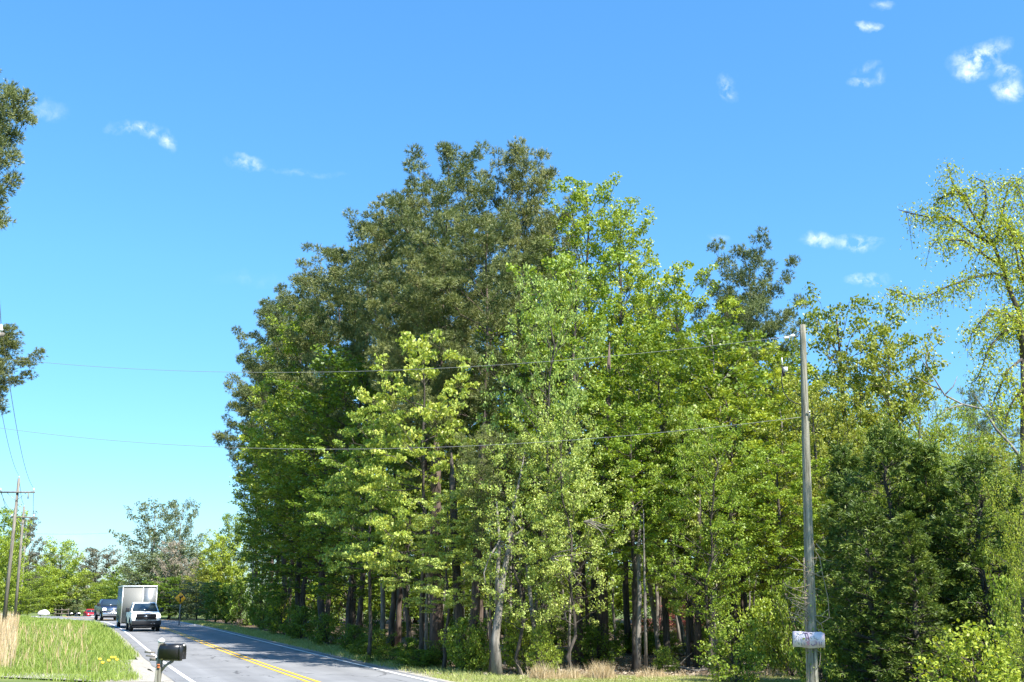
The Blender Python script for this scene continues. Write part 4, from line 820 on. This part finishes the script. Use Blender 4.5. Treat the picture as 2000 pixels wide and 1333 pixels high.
letters('lettering', [[(1576, 1246), (1579, 1248), (1581, 1252), (1577, 1254), (1581, 1256)], [(1575, 1254), (1579, 1258), (1580, 1261)], [(1576, 1260), (1581, 1256)]], .018, M['ink_red'])
tag(es, 'small curled white board with faded purple and red handwriting on the light pole', 'sign')

# ------------------------------------------------------------------ line of utility poles on the verge
def power_pole(u_top, vtop, Y, arm, u_base=None, lab='', wood='dark_pole', armoff=0.0, thick=.15, extra=False):
    top = at(u_top, vtop, Y); bx = at(u_base, 1200, Y).x if u_base is not None else top.x; o = Vector((bx, Y, float(zt(Y)) - .1)); e = empty('power_pole', o)
    t = top - o; MB().tube([Vector((0, 0, 0)), t * .5, t], [thick, thick * .85, thick * .62], 12).build('pole', M[wood], e, True)
    za = t.z - 1.05; ax = t.x * .92; b = MB()
    b.box((ax + armoff, -.14, za), (arm, .09, .12)); b.build('crossarm', M[wood], e)
    b = MB(); b.tube([(ax - .75, -.12, za - .03), (ax, -.14, za - .65)], .02, 5); b.tube([(ax + .75, -.12, za - .03), (ax, -.14, za - .65)], .02, 5); b.build('brace', M['steel'], e)
    pts = []
    for x in (ax + armoff - arm / 2 + .12, ax + armoff + arm / 2 - .12):
        b = MB(); b.tube([(x, -.14, za + .06), (x, -.14, za + .14)], .02, 6); b.tube([(x, -.14, za + .12), (x, -.14, za + .17), (x, -.14, za + .20), (x, -.14, za + .26), (x, -.14, za + .33)], [.07, .075, .05, .06, .03], 10); b.build('insulator', M['porcelain'], e, True)
        pts.append(o + Vector((x, -.14, za + .33)))
    b = MB(); b.tube([t + Vector((0, 0, -.05)), t + Vector((0, 0, .12))], .03, 6); b.tube([t + Vector((0, 0, .05)), t + Vector((0, 0, .2))], [.05, .02], 8); b.build('insulator', M['porcelain'], e, True)
    b = MB(); b.tube([(ax + armoff + arm / 2 - .45, -.2, za - .08), (ax + armoff + arm / 2 - .45, -.2, za - .5)], .045, 8); b.build('cutout', M['dark_pole'], e, True)
    pts += [o + t + Vector((0, 0, .2)), o + Vector((t.x * .8, -.12, t.z - 2.6)), o + Vector((t.x * .75, -.12, t.z - 3.3))]
    tag(e, lab, 'utility pole', 'power poles along the road verge'); return pts
AX = at(18, 650, 34)
pp0top = at(-12, 600, 34)
ptsA = power_pole(-32, 592, 34, 2.7, None, 'nearest power pole, only its crossarm end showing at the picture edge', armoff=-(.55))
# the arm end of the near pole is fitted to the photograph: right end at (21,650)
ptsB = power_pole(37, 935, 86, 2.75, 9, 'tallest looking power pole with wide crossarm standing in the tan grass')
ptsC = power_pole(47, 990, 112, 2.4, 30, 'second visible power pole in the line, partly overlapped by the first')
ptsD = power_pole(51, 1040, 150, 2.2, 38, 'third visible power pole with a pale lower half')
ptsE = power_pole(57, 1075, 215, 2.2, 54, 'farthest small power pole above the trees')
def wire(name, a, b_, sag, r, label, k=28, m='cable'):
    P = [a.lerp(b_, i / (k - 1)) + Vector((0, 0, -sag * 4 * (i / (k - 1)) * (1 - i / (k - 1)))) for i in range(k)]
    o = P[0].copy(); ob = MB().tube([p - o for p in P], r, 5).build(name, M[m]); ob.location = o; return tag(ob, label, 'wire', 'overhead wires')
chain = [ptsA, ptsB, ptsC, ptsD, ptsE]; nmz = ['nearest and second poles', 'second and third poles', 'third and fourth poles', 'fourth and fifth poles']
for i in range(4):
    for j, wn in ((1, 'roadside crossarm-end wire'), (2, 'pole-top wire'), (0, 'field-side crossarm-end wire'), (3, 'low neutral wire')):
        wire('power_line', chain[i][j], chain[i + 1][j], .9 if i == 0 else .5, .012 + .006 * i, '%s strung between the %s' % (wn, nmz[i]))
wire('power_line', ptsA[1], at(-10, 455, 30), .0, .012, 'wire running up out of the picture from the crossarm end')
wire('service_wire', at(20, 702, 34), onpole(659, -.44, 0) + O, .60, .0055, 'upper service wire crossing the road to the top of the light pole', 50)
wire('service_wire', at(-30, 832, 34), onpole(815, -.06, -.02) + O, .72, .0055, 'lower service wire crossing the road to the middle of the light pole', 50)
wire('service_wire', ptsC[3], at(262, 1038, 150), .2, .02, 'thin wire running from the third pole across to the tall grey green tree')
wire('service_wire', ptsD[3], at(262, 1092, 150), .2, .02, 'thin wire from the fourth pole across the bend, above the trailer')

# ------------------------------------------------------------------ vehicles (local: front towards -Y)
def place(e, u, v, Y, heading): 
    X = at(u, v, Y).x; e.location = (X, Y, float(zt(Y)) + .012); e.rotation_euler = (0, 0, heading)
def wheel(e, x, y, r, wdt=.25):
    b = MB(); b.tube([(x - wdt / 2, y, r), (x - wdt / 2 + .03, y, r), (x + wdt / 2 - .03, y, r), (x + wdt / 2, y, r)], [r * .93, r, r, r * .93], 22); w_ = b.build('wheel', M['rubber'], e, True)
    b = MB(); s = 1 if x > 0 else -1; b.disc((x + s * (wdt / 2 + .003), y, r), r * .58, (1, 0, 0), .02, 18); b.disc((x + s * (wdt / 2 + .016), y, r), r * .18, (1, 0, 0), .02, 10); b.build('rim', M['chrome'], w_)
def pickup(name, paint, label, bumper='black', grille='black', lit=True, low='black'):
    e = empty(name, (0, 0, 0)); W = 1.0
    def sec(y, zs, ws): return [(-ws[0], y, zs[0]), (-ws[1], y, zs[1]), (-ws[2], y, zs[2]), (ws[2], y, zs[2]), (ws[1], y, zs[1]), (ws[0], y, zs[0])]
    b = MB(); b.loft([sec(-2.9, (.62, .85, 1.14), (.86, .90, .84)), sec(-2.75, (.52, .85, 1.20), (.94, .98, .92)), sec(-1.5, (.50, .85, 1.30), (.96, 1.0, .94)), sec(-1.45, (.50, .85, 1.30), (.96, 1.0, .95)), sec(.9, (.48, .85, 1.30), (.96, 1.0, .97)), sec(2.85, (.52, .85, 1.32), (.96, 1.0, .97)), sec(2.92, (.60, .85, 1.28), (.93, .96, .94))])
    bevelled(b.build('body', M[paint], e), .035)
    b = MB(); b.loft([[(-.93, -1.42, 1.28), (.93, -1.42, 1.28), (.95, 1.0, 1.28), (-.95, 1.0, 1.28)], [(-.88, -1.1, 1.50), (.88, -1.1, 1.50), (.91, .97, 1.50), (-.91, .97, 1.50)], [(-.74, -.62, 1.88), (.74, -.62, 1.88), (.76, .82, 1.88), (-.76, .82, 1.88)], [(-.66, -.45, 1.93), (.66, -.45, 1.93), (.68, .7, 1.93), (-.68, .7, 1.93)]])
    bevelled(b.build('cab', M[paint], e), .02)
    b = MB(); b.loft([[(-.84, -1.385, 1.335), (.84, -1.385, 1.335), (.84, -1.35, 1.32), (-.84, -1.35, 1.32)], [(-.80, -1.115, 1.52), (.80, -1.115, 1.52), (.80, -1.08, 1.51), (-.80, -1.08, 1.51)], [(-.68, -.665, 1.86), (.68, -.665, 1.86), (.68, -.63, 1.85), (-.68, -.63, 1.85)]]); b.build('windshield', M['glass'], e)
    for s in (-1, 1):
        b = MB(); b.loft([[(s * .935, -1.0, 1.33), (s * .955, .85, 1.33), (s * .93, .85, 1.33), (s * .91, -1.0, 1.33)], [(s * .905, -.85, 1.52), (s * .92, .82, 1.52), (s * .89, .82, 1.52), (s * .88, -.85, 1.52)], [(s * .785, -.45, 1.82), (s * .795, .72, 1.82), (s * .77, .72, 1.82), (s * .76, -.45, 1.82)]]); b.build('side_window', M['glass'], e)
        b = MB(); b.box((s * 1.14, -1.12, 1.42), (.24, .12, .30)); b.box((s * 1.0, -1.1, 1.33), (.16, .05, .05)); bevelled(b.build('mirror', M['black'], e), .02)
        b = MB(); b.box((s * .80, -2.86, 1.03), (.26, .14, .20)); bevelled(b.build('headlight', M['lamp' if lit else 'chrome'], e), .03)
        for y in (-1.95, 1.85): wheel(e, s * .87, y, .40)
    b = MB(); b.box((0, -2.905, .98), (1.34, .10, .38)); b.build('grille', M[grille], e)
    for k in range(3): MB().box((0, -2.962, .87 + .11 * k), (1.26, .02, .03)).build('grille_bar', M['black' if grille == 'black' else 'chrome'], e)
    b = MB(); b.box((0, -2.97, 1.0), (.26, .02, .09)); b.build('badge', M['chrome'], e)
    b = MB(); b.loft([[(-.95, -2.80, .40), (.95, -2.80, .40), (.95, -2.80, .74), (-.95, -2.80, .74)], [(-.92, -3.02, .46), (.92, -3.02, .46), (.92, -3.02, .72), (-.92, -3.02, .72)]]); bevelled(b.build('front_bumper', M[bumper], e), .02)
    b = MB(); b.box((0, -2.6, .36), (1.7, .7, .16)); b.box((0, .2, .42), (1.5, 5.2, .14)); b.build('underbody', M['black'], e)
    for x in (.35, .55): MB().disc((x, -3.03, .52), .03, (0, 1, 0), .02, 8).build('fog_lamp', M['chrome'], e)
    for s in (-1, 1):
        for y in (-1.95, 1.85):
            b = MB(); pts = [(s * 1.0, y + .5 * math.cos(a), .42 + .5 * math.sin(a)) for a in np.linspace(0, math.pi, 9)]; b.tube(pts, .035, 5); b.build('wheel_arch', M['black'], e)
    return tag(e, label, 'pickup truck')
hd = R(21.5)
p = pickup('pickup_truck', 'white_paint', 'white pickup truck with lit headlights pulling a box trailer'); place(p, 280, 1200, 81.5, hd)
p = pickup('pickup_truck', 'navy', 'dark pickup truck with chrome grille following behind the trailer', bumper='chrome', grille='chrome'); place(p, 213, 1190, 116, R(27))
p.scale = (1.06, 1.06, 1.06)
# box trailer
def trailer():
    e = empty('box_trailer', (0, 0, 0)); w_, l_, h0, h1 = 1.22, 3.6, .42, 3.05
    b = MB(); b.box((0, 0, (h0 + h1) / 2), (2 * w_, 2 * l_, h1 - h0)); bevelled(b.build('body', M['side_panel'], e), .04)
    b = MB(); b.box((0, 0, h1 + .02), (2 * w_ + .10, 2 * l_ + .12, .10)); bevelled(b.build('roof_cap', M['aluminium'], e), .02)
    b = MB(); b.box((0, -l_ - .012, 1.7), (2 * w_ - .1, .02, 2.5)); b.build('front_panel', M['grey_paint'], e)
    for x in (-w_, w_, .22): MB().box((x, -l_ - .02, 1.7), (.07, .05, 2.6)).build('corner_post', M['aluminium'], e)
    MB().box((.72, -l_ - .03, 2.0), (.82, .02, 1.9)).build('mirror_panel', M['steel'], e)
    for i in range(11):
        for s in (-1, 1): MB().box((s * (w_ + .008), -l_ + .33 + i * .66, (h0 + h1) / 2), (.02, .035, h1 - h0 - .1)).build('side_rib', M['aluminium'], e)
    MB().box((0, 0, .40), (2.3, 7.0, .10)).build('chassis', M['black'], e)
    for s in (-1, 1):
        for y in (.5, 1.4): wheel(e, s * 1.14, y, .36, .22)
        b = MB(); b.box((s * 1.22, .95, .80), (.14, 2.0, .08)); b.build('fender', M['black'], e)
    b = MB(); b.tube([(-.9, -l_ + .1, .45), (0, -l_ - 1.3, .5)], .05, 6); b.tube([(.9, -l_ + .1, .45), (0, -l_ - 1.3, .5)], .05, 6); b.build('hitch', M['black'], e)
    tag(e, 'tall grey box trailer towed by the white pickup', 'trailer'); return e
t = trailer(); t.location = p.location
tx = at(272, 1180, 90.4).x; t.location = (tx - .25, 90.4, .012); t.rotation_euler = (0, 0, hd)
def car(name, paint, label, lit):
    e = empty(name, (0, 0, 0))
    def sec(y, zs, ws): return [(-ws[0], y, zs[0]), (-ws[1], y, zs[1]), (-ws[2], y, zs[2]), (ws[2], y, zs[2]), (ws[1], y, zs[1]), (ws[0], y, zs[0])]
    b = MB(); b.loft([sec(-2.25, (.35, .5, .66), (.70, .76, .70)), sec(-2.0, (.28, .55, .80), (.82, .88, .80)), sec(-1.0, (.24, .6, .95), (.86, .91, .84)), sec(1.6, (.24, .6, .98), (.86, .91, .84)), sec(2.2, (.34, .6, .95), (.78, .84, .78))]); bevelled(b.build('body', M[paint], e), .05)
    b = MB(); b.loft([[(-.80, -1.0, .93), (.80, -1.0, .93), (.80, 1.75, .95), (-.80, 1.75, .95)], [(-.60, -.25, 1.40), (.60, -.25, 1.40), (.60, 1.0, 1.42), (-.60, 1.0, 1.42)], [(-.52, -.05, 1.46), (.52, -.05, 1.46), (.52, .8, 1.47), (-.52, .8, 1.47)]]); bevelled(b.build('roof', M[paint], e), .03)
    b = MB(); b.loft([[(-.74, -.98, .97), (.74, -.98, .97), (.74, -.93, .95), (-.74, -.93, .95)], [(-.56, -.30, 1.38), (.56, -.30, 1.38), (.56, -.25, 1.36), (-.56, -.25, 1.36)]]); b.build('windshield', M['glass'], e)
    for s in (-1, 1):
        b = MB(); b.loft([[(s * .80, -.75, .98), (s * .80, 1.5, .99), (s * .77, 1.5, .99), (s * .77, -.75, .98)], [(s * .625, -.2, 1.38), (s * .625, .95, 1.38), (s * .59, .95, 1.38), (s * .59, -.2, 1.38)]]); b.build('side_window', M['glass'], e)
        b = MB(); b.box((s * .60, -2.13, .66), (.30, .18, .15)); bevelled(b.build('headlight', M['lamp' if lit else 'chrome'], e), .03)
        b = MB(); b.box((s * .96, -.75, 1.0), (.18, .10, .13)); b.build('mirror', M[paint], e)
        for y in (-1.4, 1.35): wheel(e, s * .80, y, .33, .2)
    MB().box((0, -2.27, .52), (.9, .05, .16)).build('grille', M['black'], e); MB().box((0, -2.27, .36), (.5, .06, .11)).build('number_plate', M['white_paint'], e)
    return tag(e, label, 'car')
c1 = car('blue_car', 'navy', 'dark blue car with headlights coming round the far bend', True); place(c1, 144, 1190, 205, R(30)); c1.scale = (1.0, 1.0, 1.0)
c2 = car('red_car', 'red', 'small red car half hidden below the road crest', False); place(c2, 177, 1195, 186, R(28)); c2.location.z -= .12

# ------------------------------------------------------------------ warning sign, mailbox, fence, boulder
sp = at(352.5, 1169, 96); e = empty('warning_sign', (sp.x, sp.y, -.05)); z = sp.z + .05
MB().box((0, .03, z / 2 + .2), (.07, .05, z + .4)).build('post', M['steel'], e)
b = MB(); s = .50; b.loft([[(0, -.01, z - s), (s, -.01, z), (0, -.01, z + s), (-s, -.01, z)], [(0, .0, z - s), (s, 0, z), (0, 0, z + s), (-s, 0, z)]]); pn = b.build('diamond_panel', M['sign_yellow'], e); bevelled(pn, .004, 1)
b = MB()
for a_, c_ in (((.0, -.30), (.0, .0)), ((0, 0), (.14, .13))):
    A = Vector((a_[0], -.02, z + a_[1])); Bv = Vector((c_[0], -.02, z + c_[1])); d = (Bv - A).normalized(); sd2 = Vector((-d.z, 0, d.x)) * .055
    b.loft([[A - sd2, A + sd2, A + sd2 + Vector((0, .008, 0)), A - sd2 + Vector((0, .008, 0))], [Bv - sd2, Bv + sd2, Bv + sd2 + Vector((0, .008, 0)), Bv - sd2 + Vector((0, .008, 0))]])
b.loft([[(.04, -.021, z + .20), (.21, -.021, z + .03), (.27, -.021, z + .25)], [(.04, -.013, z + .20), (.21, -.013, z + .03), (.27, -.013, z + .25)]])
b.box((-.04, -.022, z + .12), (.10, .008, .22)); b.build('curve_arrow', M['black'], e)
tag(e, 'yellow diamond warning sign with a black bent arrow beside the road', 'road sign'); e.rotation_euler = (0, 0, R(-12))

MY = 23.0; mo = at(315, 1333, MY); e = empty('mailbox', (mo.x - .12, MY, -.05)); O2 = Vector(e.location)
def mp(u, v, dy=0): return at(u, v, MY + dy) - O2
b = MB(); top = mp(316, 1250); bot = Vector((.02, 0, 0)); b.loft([[bot + Vector((x, y, 0)) for x, y in ((-.055, -.055), (.055, -.055), (.055, .055), (-.055, .055))], [top + Vector((x, y, -.06)) for x, y in ((-.05, -.05), (.05, -.05), (.05, .05), (-.05, .05))], [top + Vector((x, y, 0)) for x, y in ((-.03, -.03), (.03, -.03), (.03, .03), (-.03, .03))]])
bevelled(b.build('post', M['pole_wood'], e), .008)
b = MB(); b.loft([[top + Vector((x, y, -.05)) for x, y in ((-.058, -.058), (.058, -.058), (.058, .058), (-.058, .058))], [top + Vector((x, y, .0)) for x, y in ((-.05, -.05), (.05, -.05), (.05, .05), (-.05, .05))], [top + Vector((x, y, .035)) for x, y in ((-.012, -.012), (.012, -.012), (.012, .012), (-.012, .012))]]); b.build('post_cap', M['white_paint'], e)
c0 = mp(317, 1257); c1_ = mp(355, 1260); L_ = (c1_ - c0).length; ang = R(-14)
def arch(x, k=1.0, zt_=0.0):
    pts = []; w2 = .115 * k; zb = -.29 * k
    for (yy_, zz_) in [(-w2, zb), (-w2, -.10 * k)] + [(-w2 * math.cos(a), -.10 * k + .10 * k * math.sin(a)) for a in np.linspace(.3, math.pi - .3, 9)] + [(w2, -.10 * k), (w2, zb)]:
        pts.append((x * math.cos(ang) - yy_ * math.sin(ang), x * math.sin(ang) + yy_ * math.cos(ang), zz_ + zt_))
    return [Vector(p_) + c0 for p_ in pts]
bx = MB(); bx.loft([arch(.0), arch(.44)]); bx.build('box', M['mailbox'], e, False)
bx = MB(); bx.loft([arch(.435, 1.05, .006), arch(.47, 1.05, .006)]); dr = bx.build('door', M['mailbox'], e)
bx = MB(); q_ = c0 + Vector((.47 * math.cos(ang), .47 * math.sin(ang), -.03)); bx.box(q_, (.05, .04, .035)); bx.build('latch', M['white_paint'], dr)
bx = MB(); fc = c0 + Vector((.20, -.155, -.19)); bx.box(fc, (.17, .012, .03), ang); bx.box(fc + Vector((.07, -.01, .03)), (.04, .012, .09), ang); bx.build('flag', M['mailbox'], e)
b = MB(); b.box(c0 + Vector((.17, -.02, -.31)), (.50, .09, .04), ang); b.box(c0 + Vector((-.13, 0, -.30)), (.18, .07, .06), 0); b.build('support_arm', M['dark_pole'], e)
b = MB(); b.tube([c0 + Vector((.02, -.02, -.52)), c0 + Vector((.10, -.04, -.42)), c0 + Vector((.25, -.06, -.33))], .028, 7); b.build('brace', M['dark_pole'], e)
b = MB(); b.disc(mp(316, 1285, -.09), .035, (0, 1, 0), .02, 12); b.build('reflector', M['amber'], e)
for v in (1281, 1299, 1304): MB().box(mp(312 if v < 1290 else 309.5, v, -.07), (.05, .012, .025)).build('reflector', M['orange'], e)
b = MB(); b.box(c0 + Vector((-.24, .02, -.17)), (.20, .03, .035), 0, R(6)); b.box(c0 + Vector((-.22, .02, -.24)), (.18, .03, .03), 0, R(4)); b.build('paper_holder', M['dark_pole'], e)
tag(e, 'black mailbox on a leaning wooden post beside the road', 'mailbox')

q = at(85, 1194, 160); bm = bmesh.new(); bmesh.ops.create_icosphere(bm, subdivisions=3, radius=1)
for v in bm.verts: v.co = Vector((v.co.x * .95 * (1 + .08 * math.sin(v.co.y * 5)), v.co.y * .8, max(v.co.z, -.3) * .72 * (1 + .1 * math.sin(v.co.x * 4))))
me = bpy.data.meshes.new('boulder'); bm.to_mesh(me); bm.free(); me.materials.append(M['rock']); ob = link('boulder', me); ob.location = (q.x, 150, float(zt(150)) + .30); ob.location.x = at(85, 1194, 150).x; ob.scale = (.8, .8, .75)
for f_ in me.polygons: f_.use_smooth = True
tag(ob, 'pale rounded boulder at the foot of the distant trees', 'boulder')
a0 = at(108, 1195, 160); e = empty('rail_fence', (a0.x, 160, float(zt(160)))); 
for k in range(3): MB().box((k * .9, 0, .55), (.10, .10, 1.1)).build('post', M['rail'], e)
for z_ in (.45, .95): MB().box((.9, -.09, z_ - .05), (2.1, .05, .10)).build('rail', M['rail'], e)
tag(e, 'dark wooden rail fence beside the dark blue car', 'fence')
